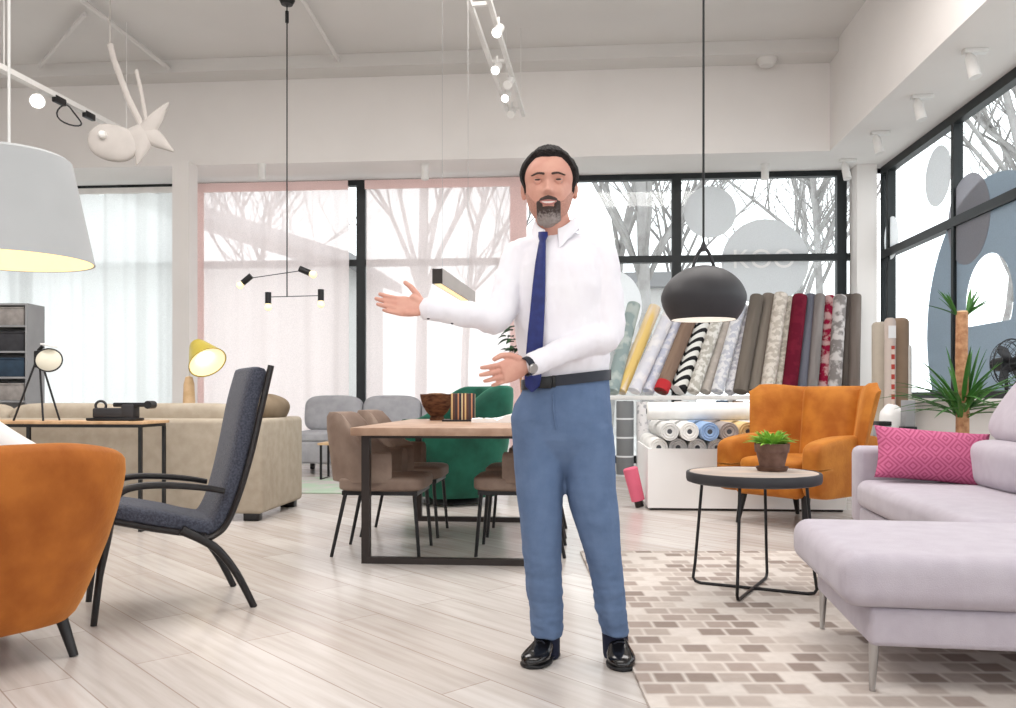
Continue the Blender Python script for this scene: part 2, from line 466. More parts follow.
def XB_at(px, Y=YB):                    # where the view ray of column px meets the plane Y
    return Y * tan(atan((px - 508) / FPX) - TH)
def YR_at(px, X=XR):
    return X / tan(atan((px - 508) / FPX) - TH)
edges = [XL + .02, XB_at(-140), XB_at(22), XB_at(183), XB_at(360), XB_at(518), XB_at(677), XB_at(843), XR]
zm = 2.76
for i in range(len(edges) - 1):
    x0, x1 = edges[i], edges[i + 1]
    def fr(b, x0=x0, x1=x1):
        t = 0.062
        bx(b, x0, x0 + t, YB + .04, YB + .14, 0.02, ZW); bx(b, x1 - t, x1, YB + .04, YB + .14, 0.02, ZW)
        bx(b, x0 + t, x1 - t, YB + .04, YB + .14, ZW - .075, ZW); bx(b, x0 + t, x1 - t, YB + .04, YB + .14, 0.02, .12)
        bx(b, x0 + t, x1 - t, YB + .04, YB + .14, zm - .045, zm + .045)
    w = struct('window_%d' % (i + 1), M['frame_black'], fr)
    p = MB(); bx(p, x0 + .05, x1 - .05, YB + .085, YB + .095, .1, ZW - .05); p.build('window_pane', M['glass'], w)
yed = [YB - .02, YR_at(891, XR + .09), YR_at(957, XR + .09), 5.3, 2.4, -0.6, YF]
for i in range(len(yed) - 1):
    y1, y0 = yed[i], yed[i + 1]
    def fr(b, y0=y0, y1=y1):
        t = 0.03
        bx(b, XR + .04, XR + .14, y0, y0 + t, .9, ZW); bx(b, XR + .04, XR + .14, y1 - t, y1, .9, ZW)
        bx(b, XR + .04, XR + .14, y0 + t, y1 - t, ZW - .1, ZW); bx(b, XR + .04, XR + .14, y0 + t, y1 - t, .9, .97)
        bx(b, XR + .04, XR + .14, y0 + t, y1 - t, zm - .05, zm + .05)
    w = struct('window_%d' % (i + 20), M['frame_black'], fr)
    p = MB(); bx(p, XR + .085, XR + .095, y0 + .03, y1 - .03, .93, ZW - .05); p.build('window_pane', M['glass'], w)

# window film stickers -------------------------------------------------
def disc_back(px, py, r, m, label, name='window_decal', squash=1.0):
    d = YB * cos(0) ; X = XB_at(px, YB + .07); dd = YB / cos(TH) * 1.0
    # distance ahead of the lens for that point
    d = -X * sin(TH) + (YB + .07) * cos(TH)
    Z = zz(py, d)
    b = MB(); n = 48
    b.prism([(r * cos(2 * pi * k / n), r * squash * sin(2 * pi * k / n)) for k in range(n)], -.002, .002, Matrix.Translation((X, YB + .07, Z)) @ Matrix.Rotation(pi / 2, 4, 'X'))
    o = b.build(name, m, None); tag(o, label, 'window sticker', 'round stickers on the glass'); return o, (X, YB + .07, Z)
disc_back(710, 212, .345, M['decal_grey'], 'smaller pale grey round sticker high on the back window behind the black pendant cord')
big, bc = disc_back(765, 262, .57, M['decal_grey'], 'large pale grey round sticker with white letters on the back window')
disc_back(612, 306, .40, M['decal_white'], 'white round sticker on the back window beside the standing man\'s arm', squash=1.2)
def text_mesh(txt, size, depth):
    c = bpy.data.curves.new('lettering', 'FONT'); c.body = txt; c.size = size; c.extrude = depth; c.align_x = 'CENTER'; c.align_y = 'CENTER'
    o = bpy.data.objects.new('lettering', c); COL.objects.link(o)
    me = bpy.data.meshes.new_from_object(o.evaluated_get(bpy.context.evaluated_depsgraph_get()))
    bpy.data.objects.remove(o); bpy.data.curves.remove(c); return me
tm = text_mesh('KOO', 0.36, 0.002)
tm.transform(Matrix.Translation((bc[0] - .02, bc[1] - .006, bc[2] + .03)) @ Matrix.Rotation(pi / 2, 4, 'X'))
link('lettering', tm, M['white'], big, 0)
def decal_right(Y, Z, ry, rz_, m, label, poly=None, hole=None):
    b = MB(); n = 56
    Mx = Matrix.Translation((XR + .075, Y, Z)) @ Matrix.Rotation(pi / 2, 4, 'Z') @ Matrix.Rotation(pi / 2, 4, 'X')
    pts = poly or [(ry * cos(2 * pi * k / n), rz_ * sin(2 * pi * k / n)) for k in range(n)]
    if hole:
        hy, hz, hr = hole
        top = [Mx @ Vector((x, y, -.002)) for x, y in pts]
        inn = [Mx @ Vector((hy + hr * cos(2 * pi * k / n), max(hz + hr * sin(2 * pi * k / n), hz - hr * .45), -.002)) for k in range(n)]
        t2 = [Mx @ Vector((x, y, .002)) for x, y in pts]
        i2 = [Mx @ Vector((hy + hr * cos(2 * pi * k / n), max(hz + hr * sin(2 * pi * k / n), hz - hr * .45), .002)) for k in range(n)]
        b.rings([top, inn, i2, t2], close=True)
    else: b.prism(pts, -.002, .002, Mx)
    o = b.build('window_decal', m, None); tag(o, label, 'window sticker', 'round stickers on the glass'); return o
decal_right(8.45, 1.6, 1.46, 1.46, M['decal_blue'], 'huge blue grey round film with a clear hole on the right window', hole=(.04, .24, .47))
decal_right(8.9, 2.73, .46, .46, M['decal_mid'], 'darker grey round sticker overlapping the mullion of the right window').location.x = -.006
decal_right(9.63, 3.36, .33, .33, M['decal_grey'], 'small light grey round sticker in the upper pane of the right window')
decal_right(10.98, 2.93, .24, .27, M['decal_white'], 'white round sticker beside the corner column on the right window').location.x = -.006

# ------------------------------------------------------------------ outside
M['snow'] = mat('pale paving', rgb(214, 214, 212), 0.9, rgb(196, 196, 194), 0.5)
def ground_out(b):
    bx(b, -60, XL - .3, -30, 70, -.35, -.2); bx(b, XR + .3, 60, -30, 70, -.35, -.2)
    bx(b, XL - .3, XR + .3, YB + .3, 70, -.35, -.2); bx(b, XL - .3, XR + .3, -30, YF - .3, -.35, -.2)
struct('ground_outside', M['snow'], ground_out)
def make_tree(seed, H, spread):
    rnd = random.Random(seed); b = MB()
    def br(p, d, L, r, lev):
        n = 4; pts = [p]; q = p.copy(); dd = d.copy(); rs = [r]
        for i in range(n):
            dd = (dd + Vector((rnd.uniform(-.16, .16), rnd.uniform(-.16, .16), rnd.uniform(-.02, .10)))).normalized()
            q = q + dd * (L / n); pts.append(q.copy()); rs.append(max(r * (1 - .5 * (i + 1) / n), .006))
        b.tube(pts, rs, seg=7 if lev == 0 else (5 if lev == 1 else 3))
        if lev < 3:
            for k in range((9, 7, 5)[lev]):
                t = rnd.uniform(.3, 1.0) if lev else rnd.uniform(.28, 1.0)
                i = min(int(t * n), n - 1); pp = pts[i].lerp(pts[i + 1], t * n - i)
                a = rnd.uniform(0, 2 * pi); sd = Vector((cos(a), sin(a), rnd.uniform(.3, 1.0))) * spread
                nd = (dd * .7 + sd).normalized()
                br(pp, nd, L * rnd.uniform(.42, .62), r * (.42 if lev == 0 else .5), lev + 1)
    br(Vector((0, 0, -.25)), Vector((0, 0, 1)), H, H * .016, 0)
    return b.mesh('bare_tree')
tree_meshes = [make_tree(s, h, sp) for s, h, sp in ((3, 8.5, .75), (11, 10, .6), (24, 7.5, .9))]
for m_ in tree_meshes:
    m_.materials.append(M['tree']); m_.polygons.foreach_set('use_smooth', [True] * len(m_.polygons))
tree_spots = [(606, 19, 0, 'thick bare tree seen through the back window beside the standing man'), (648, 17.5, 1, 'bare tree seen through the back window left of the black pendant'),
              (662, 26, 2, 'farther bare tree seen through the back window left of the black pendant'), (818, 20, 2, 'bare tree seen at the right end of the back window'),
              (795, 33, 1, 'distant bare tree seen behind the lettered window sticker'), (420, 20, 1, 'bare tree seen dimly through the right hand pink curtain'), (465, 26, 0, 'pale far tree behind the pink curtain near the linear lamp'),
              (258, 31, 2, 'pale far tree behind the left hand pink curtain')]
for px, d, k, lab in tree_spots:
    o = bpy.data.objects.new('bare_tree', tree_meshes[k]); COL.objects.link(o)
    X, Y = at(px, d); o.location = (X, Y, 0); o.rotation_euler = (0, 0, px * .7)
    tag(o, lab, 'tree', 'bare trees outside')
for (X, Y, k, lab) in ((10.0, 17.5, 1, 'bare tree behind the small light sticker of the right window'), (11.5, 16, 0, 'bare tree trunk seen through the upper right window pane'),
                       (12.0, 25.5, 2, 'thin far tree seen through the narrow pane by the corner column'), (9.6, 14.2, 1, 'tall bare tree seen at the right edge of the right window'), (15, 22, 0, 'far bare tree between the stickers of the right window'), (8.6, 15.5, 2, 'spreading bare tree right behind the clear hole of the blue grey film'), (13.5, 19, 1, 'slender bare tree beyond the upper pane of the right window')):
    o = bpy.data.objects.new('bare_tree', tree_meshes[k]); COL.objects.link(o)
    o.location = (X, Y, 0); o.rotation_euler = (0, 0, X * 3.1)
    tag(o, lab, 'tree', 'bare trees outside')
hX, hY = at(232, 24)
house = thing('house', 'pale gabled house seen dimly through the left hand pink curtain', 'house', (hX, hY, -.2))
M['house_wall'] = mat('pale render', rgb(206, 204, 202), 0.9); M['house_roof'] = mat('grey roof', rgb(150, 150, 152), 0.9)
part('house_wall', M['house_wall'], house, lambda b: (bx(b, -4.5, 3.0, 0, 6, 0, 5.0)))
def hroof(b):
    b.add([Vector(p) for p in ((-5, -.5, 7.6), (-5, 6.5, 7.6), (3.6, -.5, 4.8), (3.6, 6.5, 4.8), (-5, -.5, 7.9), (-5, 6.5, 7.9), (3.6, -.5, 5.1), (3.6, 6.5, 5.1))],
          [(0, 1, 3, 2), (4, 6, 7, 5), (0, 2, 6, 4), (1, 5, 7, 3), (0, 4, 5, 1), (2, 3, 7, 6)])
part('roof', M['house_roof'], house, hroof)
pX, pY = at(640, 24)
pav = thing('garage', 'low pale building with a grey flat roof seen through the back window', 'building', (pX, pY, -.2))
part('garage_wall', M['house_wall'], pav, lambda b: bx(b, -2.2, 1.6, 0, 4, 0, 4.2))
part('roof', M['house_roof'], pav, lambda b: bx(b, -2.4, 1.9, -.5, 4.2, 4.2, 4.6))

# ------------------------------------------------------------------ curtains
def curtain(name, x0, x1, y, z0, z1, m, label, cat='curtain', folds=9, amp=.035, group=None, band=None):
    b = MB(); n = int((x1 - x0) / .02); rr = random.Random(int(x0 * 100))
    ph = [rr.uniform(0, 6.28) for _ in range(4)]
    def yy(x, t):
        u = (x - x0)
        return y + amp * (sin(u * folds + ph[0]) * .6 + sin(u * folds * 1.7 + ph[1]) * .4 + sin(u * folds * 2.9 + ph[2]) * .22) * (1 - .35 * t)
    rows = 8; vs = []
    for j in range(rows + 1):
        t = j / rows; z = z0 + (z1 - z0) * t
        for i in range(n + 1):
            x = x0 + (x1 - x0) * i / n; vs.append(Vector((x, yy(x, t), z)))
    b.add(vs, [[j * (n + 1) + i, j * (n + 1) + i + 1, (j + 1) * (n + 1) + i + 1, (j + 1) * (n + 1) + i] for j in range(rows) for i in range(n)])
    root = thing(name, label, cat, (0, 0, 0), 0, group)
    o = b.build('curtain_cloth', m, root, 180)
    return root
yc = 11.12
cw = curtain('curtain', XB_at(-60, yc), XB_at(178, yc), yc, .04, 3.72, M['sheer_white'], 'long white curtain left of the white column', folds=14, amp=.05, group='curtains on the back windows')
part('curtain_rail', M['white_metal'], cw, lambda b: bx(b, XB_at(-60, yc), XB_at(178, yc), yc - .02, yc + .02, 3.72, 3.80))
for (pa, pb, lab) in ((196, 349, 'sheer pink curtain between the white column and the black window post'), (366, 527, 'sheer pink curtain behind the standing man and the black window post')):
    c_ = curtain('curtain', XB_at(pa, yc), XB_at(pb, yc), yc, .04, 3.76, M['sheer_pink'], lab, folds=11, amp=.03, group='curtains on the back windows')
    xa, xb = XB_at(pa, yc), XB_at(pb, yc)
    def hem(b, xa=xa, xb=xb, first=(pa < 200)):
        bx(b, xa, xb, yc - .075, yc - .055, 3.70, 3.82)
        if first: bx(b, xa, xa + .14, yc - .07, yc - .06, .04, 3.70)
        else: bx(b, xb - .22, xb, yc - .07, yc - .06, .04, 3.70)
    part('curtain_heading', M['pink_band'], c_, hem)

# ------------------------------------------------------------------ furniture: dining group
dx, dy = at(350, 4.58)
table = thing('dining_table', 'long oak topped dining table on dark metal loop legs', 'table', (dx, dy, 0), 0)
TWD, TLN = 1.05, 1.72
part('tabletop', M['oak_top'], table, lambda b: b.box((TWD / 2, TLN / 2, .73), (TWD, TLN, .045), bevel=.006))
def loop(y):
    def f(b):
        t = .045
        bx(b, .05, .05 + t, y, y + t, 0, .7075); bx(b, TWD - .05 - t, TWD - .05, y, y + t, 0, .7075)
        bx(b, .05 + t, TWD - .05 - t, y, y + t, 0, t * .75); bx(b, .05 + t, TWD - .05 - t, y, y + t, .692, .7075)
    return f
part('table_leg', M['brown_metal'], table, loop(.05)); part('table_leg', M['brown_metal'], table, loop(TLN - .1))

def make_dining_chair():
    r = thing('dining_chair', '', 'chair')
    part('seat', M['taupe'], r, lambda b: b.soft((.02, 0, .42), (.50, .47, .09), 6, nu=16))
    def back(b):
        NA, rings = 30, []
        prof = [(0.0, 0.0), (0.0, .25), (0.0, .5), (0.0, .75), (.008, .93), (.025, 1.0), (.045, .97), (.055, .75), (.055, .5), (.055, .25), (.055, 0.0)]
        for i in range(NA + 1):
            a = radians(-118 + 236 * i / NA); e = abs(a) / radians(118)
            h = .40 - .225 * smoothstep(.42, .78, e)
            rx, ry = .27, .255
            ring = []
            for (o_, t) in prof:
                k = 1 - o_ / .26
                lean = -.05 * t * (1 - smoothstep(.3, .8, e))
                ring.append(Vector((-.03 - rx * k * cos(a) + lean, ry * k * sin(a), .43 + h * t)))
            rings.append(ring)
        b.rings(rings)
    part('backrest', M['taupe'], r, back, 60)
    part('seat_frame', M['black'], r, lambda b: bx(b, -.2, .24, -.2, .2, .355, .38))
    for sx in (-1, 1):
        for sy in (-1, 1):
            part('leg', M['black'], r, lambda b: b.tube([(sx * .2 + .02, sy * .19, .37), (sx * .24 + .01 + (-.03 if sx < 0 else 0), sy * .205, 0)], [.012, .010], seg=8))
    return r
dc = make_dining_chair()
# local x is forward
spots = [(-.98 + .24, 5.0, 0, 'taupe dining chair at the near left side of the oak table'), (-.93 + .24, 5.68, 0, 'taupe dining chair at the far left side of the oak table'),
         (-.20 + .28, 5.0, pi, 'taupe dining chair at the near right side of the oak table'), (-.17 + .30, 5.66, pi, 'taupe dining chair at the far right side of the oak table')]
for i, (l, d, rz, lab) in enumerate(spots):
    X, Y = at(508 + l * FPX / d, d)
    if i == 0: dc.location = (X, Y, 0); dc.rotation_euler = (0, 0, rz); dc['label'] = lab; dc['group'] = 'dining chairs'
    else: dup(dc, (X, Y, 0), rz, lab, 'dining chairs')

# bowl, striped box and papers on the table
X, Y = at(437, 5.95)
bowl = thing('bowl', 'carved brown wooden bowl on the oak dining table', 'bowl', (X, Y, .7525))
M['carved'] = pattern_mat('carved dark wood', rgb(66, 42, 32), rgb(122, 84, 60), 16, (1, 1, 3), .35, .7)
part('bowl_body', M['carved'], bowl, lambda b: b.lathe([(.0, 0), (.05, .0), (.052, .012), (.045, .03), (.075, .06), (.105, .11), (.118, .165), (.121, .185), (.112, .186), (.10, .13), (.07, .075), (.0, .055)], 36))
M['bowl_fill'] = mat('mixed dark beads', rgb(150, 116, 80), 0.7, rgb(50, 34, 26), 60)
part('bowl_filling', M['bowl_fill'], bowl, lambda b: b.soft((0, 0, .165), (.19, .19, .06), 2.2, nu=12))
X, Y = at(463, 5.72)
M['stripe'] = None
def stripe_mat():
    T = NT('brown striped card'); sp = T.node('ShaderNodeSeparateXYZ'); T.link(T.coord(), sp.inputs[0])
    f = T.math('FRACT', T.math('MULTIPLY', T.math('ADD', sp.outputs[0], 1.0), 11.0))
    T.link(T.ramp(f, [(0, rgb(96, 58, 40)), (.14, rgb(206, 172, 120)), (.26, rgb(86, 50, 38)), (.42, rgb(60, 44, 44)), (.62, rgb(188, 128, 90)), (.72, rgb(44, 36, 40)), (.9, rgb(214, 192, 150))], 'CONSTANT'), T.b.inputs['Base Color'])
    T.b.inputs['Roughness'].default_value = .6; return T.m
M['stripe'] = stripe_mat()
sb = thing('striped_box', 'brown striped box standing beside the carved bowl on the table', 'box', (X, Y, .7525), radians(6))
part('box_body', M['stripe'], sb, lambda b: b.box((0, 0, .095), (.165, .12, .19), bevel=.004))
part('box_base', M['black_wood'], sb, lambda b: b.box((-.02, 0, .0), (.24, .15, .012), bevel=.002)).location.z = .006
X, Y = at(494, 5.5)
nap = thing('paper_stack', 'loose white papers on the oak table beside the man\'s hand', 'paper', (X, Y, .7525))
def crumple(b):
    rr = random.Random(5); n = 10; vs = []
    for j in range(n + 1):
        for i in range(n + 1):
            vs.append(Vector((-.14 + .28 * i / n, -.08 + .16 * j / n, .008 + rr.uniform(0, .022) + .03 * smoothstep(.5, 1, i / n))))
    lo = [Vector((v.x, v.y, 0)) for v in vs]
    m_ = len(vs); F = [[j * (n + 1) + i, j * (n + 1) + i + 1, (j + 1) * (n + 1) + i + 1, (j + 1) * (n + 1) + i] for j in range(n) for i in range(n)]
    b.add(vs + lo, F + [[m_ + k for k in f][::-1] for f in F] +
          [[i, m_ + i, m_ + i + 1, i + 1] for i in range(n)] + [[n * (n + 1) + i + 1, m_ + n * (n + 1) + i + 1, m_ + n * (n + 1) + i, n * (n + 1) + i] for i in range(n)] +
          [[(j + 1) * (n + 1), m_ + (j + 1) * (n + 1), m_ + j * (n + 1), j * (n + 1)] for j in range(n)] + [[j * (n + 1) + n, m_ + j * (n + 1) + n, m_ + (j + 1) * (n + 1) + n, (j + 1) * (n + 1) + n] for j in range(n)])
part('paper_sheet', M['white'], nap, crumple)

# ------------------------------------------------------------------ tub chairs
def tub(root, mshell, hl, hw, hb, ha, z0, taper, th, mseat, seat_h, open_a=128, n_sup=3.0, arm0=55, arm1=118):
    """round backed shell open at the front; local x is forward"""
    NA = 120
    def R(a, k):
        ca, sa = -cos(a), sin(a)
        q = (abs(ca) ** n_sup / hl ** n_sup + abs(sa) ** n_sup / hw ** n_sup) ** (-1 / n_sup)
        return Vector((ca * q * k, sa * q * k, 0))
    def htop(a):
        e = abs(((a + pi) % (2 * pi)) - pi)
        h = hb - (hb - ha) * smoothstep(radians(arm0), radians(arm1), e)
        return h
    def shell(b):
        rings = []
        A0 = radians(open_a)
        for i in range(NA + 1):
            a = -A0 + 2 * A0 * i / NA; h = htop(a)
            ring = []
            for t in (0, .04, .12, .3, .5, .7, .85, .95):
                z = z0 + (h - z0 - .03) * t
                k = (1 - taper * (1 - t) ** 1.5) * (1 - (.05 if t == 0 else .012 if t == .04 else 0))
                p = R(a, k); ring.append(Vector((p.x, p.y, z)))
            for q in range(1, 8):
                g = pi * q / 8; p = R(a, 1.0); nrm = Vector((p.x, p.y, 0)).normalized()
                c_ = p - nrm * th / 2
                v = c_ + nrm * (th / 2 * cos(g)); ring.append(Vector((v.x, v.y, h - .03 + .045 * sin(g))))
            for t in (.9, .6, .3, 0):
                p = R(a, 1.0 - taper * .5 * (1 - t)); nrm = Vector((p.x, p.y, 0)).normalized(); v = p - nrm * th
                ring.append(Vector((v.x, v.y, z0 + .02 + (h - z0 - .05) * t)))
            rings.append(ring)
        b.rings(rings)
    part('shell', mshell, root, shell, 60)
    def base(b):
        poly = [R(2 * pi * k / 60, (1 - taper) * .93) for k in range(60)]
        top = [R(2 * pi * k / 60, (1 - taper * .5) * .93) for k in range(60)]
        b.rings([[Vector((p.x, p.y, z0 + .012)) for p in poly], [Vector((p.x, p.y, seat_h - .12)) for p in top]])
    part('seat_base', mshell, root, base, 60)
    part('seat_cushion', mseat, root, lambda b: b.soft((.05, 0, seat_h - .05), (2 * (hl - th) * .98, 2 * (hw - th) * .98, .15), 3.5, nu=18), 60)

X, Y = at(508 - 1.885 * FPX / 2.95, 2.95)
tc = thing('tub_armchair', 'amber velvet tub armchair at the left edge, seen from behind its arm', 'armchair', (X, Y, 0), TH + pi - radians(35))
tub(tc, M['orange_dark'], .46, .44, .755, .645, .13, .35, .09, M['orange_dark'], .44, open_a=135, arm0=8, arm1=100)
for sx in (-1, 1):
    for sy in (-1, 1):
        part('leg', M['black_wood'], tc, lambda b: b.tube([(sx * .19, sy * .19, .20), (sx * .265, sy * .22, 0)], [.024, .015], seg=12))
PX_, PY_ = at(508 - 1.84 * FPX / 2.98, 2.98)
pil = thing('throw_pillow', 'white pillow standing in the amber tub armchair at the left edge', 'pillow', (PX_, PY_, .0), TH + radians(20))
part('pillow_cover', M['white'], pil, lambda b: pillow(b, (0, 0, .645), .40, .40, .16, Matrix.Rotation(radians(20), 4, 'X') @ Matrix.Rotation(radians(38), 4, 'Y')), 180)

X, Y = at(452, 7.35)
ga = thing('tub_armchair', 'green velvet tub armchair behind the oak dining table', 'armchair', (X, Y, 0), pi + radians(25))
tub(ga, M['green'], .50, .52, 1.0, .70, .07, .22, .12, M['green'], .46, open_a=130)
part('base', M['black'], ga, lambda b: b.lathe([(0, 0), (.25, 0), (.25, .02), (.2, .085), (0, .085)], 30))

# ------------------------------------------------------------------ high backed lounge chair
fl = Vector((-1.11, 3.67)); Fd = Vector((-.87, -.48)).normalized()
WLC = .47
wl = Vector((Fd.y, -Fd.x))               # toward the far side of the chair
cc = fl + wl * (WLC / 2)
X, Y = at(508 + cc.x * FPX / cc.y, cc.y)
lc = thing('lounge_chair', 'high backed charcoal tweed lounge chair with black bent wood frame', 'chair', (X, Y, 0), TH + math.atan2(Fd.y, Fd.x))
def slab(b, ctr, wid, thick, up0=None):
    """upholstered strip along a side profile ctr [(u,z)], width function, thickness"""
    P = catmull([(u, 0, z) for u, z in ctr], 8); n = len(P); rings = []
    for i, p in enumerate(P):
        t = P[min(i + 1, n - 1)] - P[max(i - 1, 0)]; t.normalize()
        nr = Vector((-t.z, 0, t.x)); f = i / (n - 1); w = wid(f); th = thick(f)
        e = min(1.0, min(f, 1 - f) / .025); th *= .55 + .45 * sqrt(max(0, 1 - (1 - e) ** 2)); 
        ring = []
        for k in range(28):
            a = 2 * pi * k / 28; ca, sa = cos(a), sin(a); ne = 5
            q = (abs(ca) ** ne + abs(sa) ** ne) ** (-1 / ne)
            ring.append(p + Vector((0, 1, 0)) * (ca * q * w / 2) + nr * (sa * q * th / 2))
        rings.append(ring)
    b.rings(rings)
prof = [(.62, .455), (.50, .432), (.36, .40), (.24, .365), (.165, .36), (.115, .43), (.075, .56), (.04, .72), (.005, .90), (-.035, 1.05)]
part('seat_and_back_cushion', M['charcoal'], lc, lambda b: slab(b, prof, lambda f: .435 - .02 * f, lambda f: .085), 60)
for sy in (1, -1):
    y = sy * (WLC / 2 - .008)
    back = [(.215, .315), (.168, .325), (.116, .372), (.062, .50), (.01, .68), (-.03, .86), (-.075, 1.06)]
    part('back_rail', M['black_wood'], lc, lambda b: b.tube(catmull([(u, y * .97, z) for u, z in back], 6), [(.019, .014)] * 37, seg=10, up=(0, 1, 0)))
    leg = [(.30, .36), (.22, .315), (.15, .26), (.075, .155), (0.0, 0.0)]
    part('leg', M['black_wood'], lc, lambda b: b.tube(catmull([(u, y, z) for u, z in leg], 6), [.021 - .006 * i / 24 for i in range(25)], seg=10))
    arm = [(.125, .515), (.22, .535), (.36, .552), (.47, .552), (.535, .53), (.565, .47), (.585, .36), (.61, .2), (.632, 0.0)]
    ar = catmull([(u, y, z) for u, z in arm], 6)
    part('armrest', M['black_wood'], lc, lambda b: b.tube(ar[:31], [.013 + .004 * i / 30 for i in range(31)], seg=10))
    part('leg', M['black_wood'], lc, lambda b: b.tube(ar[30:], [.017 + .006 * sin(pi * min(1, i / 12)) - .004 * i / 18 for i in range(len(ar) - 30)], seg=10))
    part('side_rail', M['black_wood'], lc, lambda b: b.tube([(.60, y * .95, .425), (.40, y * .95, .37), (.2, y * .95, .325)], .014, seg=8))
part('stretcher', M['steel'], lc, lambda b: b.tube([(.12, -WLC / 2 + .02, .22), (.12, WLC / 2 - .02, .22)], .008, seg=8))

# ------------------------------------------------------------------ console table and things on it
ex, ey = at(138, 5.70)
con = thing('console_table', 'slim wooden console table on black legs behind the beige sofa', 'table', (ex, ey, 0), 0)
M['con_top'] = mat('honey wood top', rgb(214, 176, 136), 0.45, rgb(190, 150, 110), 12)
CL = 2.6
part('tabletop', M['con_top'], con, lambda b: b.box((.02 - CL / 2, .175, .742), (CL + .04, .38, .02), bevel=.003))
part('table_frame', M['black'], con, lambda b: (bx(b, -CL, .02, .0, .022, .71, .732), bx(b, -CL, .02, .328, .35, .71, .732), bx(b, -.002, .02, .022, .328, .71, .732)))
for (x, y) in ((0, 0), (0, .328), (-.80, 0), (-CL + .05, .328), (-CL + .05, 0)):
    part('leg', M['black'], con, lambda b: bx(b, x, x + .022, y, y + .022, .0, .71))
part('foot_rail', M['black'], con, lambda b: bx(b, 0, .022, .022, .328, 0, .02))

X, Y = at(35, 5.86)
tl = thing('tripod_lamp', 'small tripod lamp with cream round shade on the console table', 'lamp', (X, Y, .752))
HP = Vector((.025, 0, .40))
for (x, y) in ((-.13, -.04), (.10, -.06), (.13, .08)):
    part('leg', M['black'], tl, lambda b: b.tube([HP + Vector((x * .15, y * .15, 0)), (x, y, 0)], .007, seg=8))
part('lamp_bracket', M['black'], tl, lambda b: (b.box(HP + Vector((0, 0, .03)), (.05, .04, .12), bevel=.01), b.tube([HP + Vector((0, 0, .09)), HP + Vector((.03, 0, .12))], .012, seg=8)))
Ml = Matrix.Translation(HP + Vector((.09, -.02, .02))) @ Matrix.Rotation(radians(25), 4, 'Z') @ Matrix.Rotation(radians(70), 4, 'X')
M['cream'] = mat('cream lamp glass', rgb(232, 226, 206), 0.5)
part('lamp_shade', M['black'], tl, lambda b: b.lathe([(.0, -.11), (.03, -.10), (.07, -.04), (.088, .0), (.09, .01), (.082, .012), (.06, -.03), (0, -.06)], 30, M=Ml))
part('lamp_glass', M['cream'], tl, lambda b: b.lathe([(0, .035), (.04, .03), (.075, .014), (.086, .004), (.086, -.006), (0, -.006)], 30, M=Ml))
tl_white = part('shade_flap', M['white'], tl, lambda b: b.box(HP + Vector((.09, -.02, .125)), (.10, .05, .012), rot=Matrix.Rotation(radians(12), 4, 'Y'), bevel=.003))

X, Y = at(118, 5.84)
orn = thing('table_gadget', 'low black metal gadget with a loop and a side arm on the console table', 'gadget', (X, Y, .752))
part('gadget_base', M['black'], orn, lambda b: (b.box((-.02, 0, .012), (.36, .12, .018), bevel=.004), *[b.box((x, 0, .0045), (.04, .12, .009)) for x in (-.17, .13)]))
part('gadget_body', M['lamp_black'], orn, lambda b: (b.box((-.05, 0, .055), (.22, .10, .07), bevel=.012), b.box((.09, 0, .065), (.09, .10, .1), bevel=.012)))
part('gadget_arm', M['black'], orn, lambda b: (b.box((.11, 0, .112), (.26, .07, .03), bevel=.008), b.cyl((.235, -.04, .112), (.235, .04, .112), .028)))
part('gadget_loop', M['lamp_black'], orn, lambda b: b.tube([(-.125 + .038 * cos(2 * pi * k / 20), 0, .105 + .032 * sin(2 * pi * k / 20)) for k in range(20)], .009, seg=8, close=True))

# ------------------------------------------------------------------ beige sofa (seen from behind)
sx_, sy_ = at(262, 6.15)
bs = thing('sofa', 'long beige sofa standing with its back to the console table', 'sofa', (sx_, sy_, 0), 0)
SL = 3.3
part('sofa_back', M['beige'], bs, lambda b: b.box((-SL / 2 - .0, .11, .405), (SL - .02, .20, .70), bevel=.035, seg=4))
part('sofa_arm', M['beige'], bs, lambda b: b.box((-.11, .47, .405), (.215, .93, .70), bevel=.035, seg=4))
part('sofa_arm', M['beige'], bs, lambda b: b.box((-SL + .11, .47, .405), (.215, .93, .70), bevel=.035, seg=4))
part('seat_cushion', M['beige'], bs, lambda b: b.box((-SL / 2, .57, .33), (SL - .45, .74, .24), bevel=.05, seg=4))
for k in range(3):
    xk = -.26 - (SL - .5) / 3 * (k + .5)
    part('back_cushion', M['beige'], bs, lambda b: b.soft((xk, .30, .66), ((SL - .5) / 3 - .005, .22, .42), 5, nu=16), 180)
for (x, y) in ((-.1, .08), (-.1, .86), (-SL + .1, .08), (-SL + .1, .86)):
    part('foot', M['black_wood'], bs, lambda b: b.box((x, y, .03), (.12, .08, .06), bevel=.008))
bp = thing('throw_pillow', 'brownish beige pillow leaning in the corner of the beige sofa', 'pillow', (sx_ - .02 - .12, sy_ + .56, .745))
part('pillow_cover', M['beige_dark'], bp, lambda b: b.soft((0, 0, .09), (.24, .46, .20), 2.6, nu=14, rot=Matrix.Rotation(radians(20), 4, 'Y')), 180)

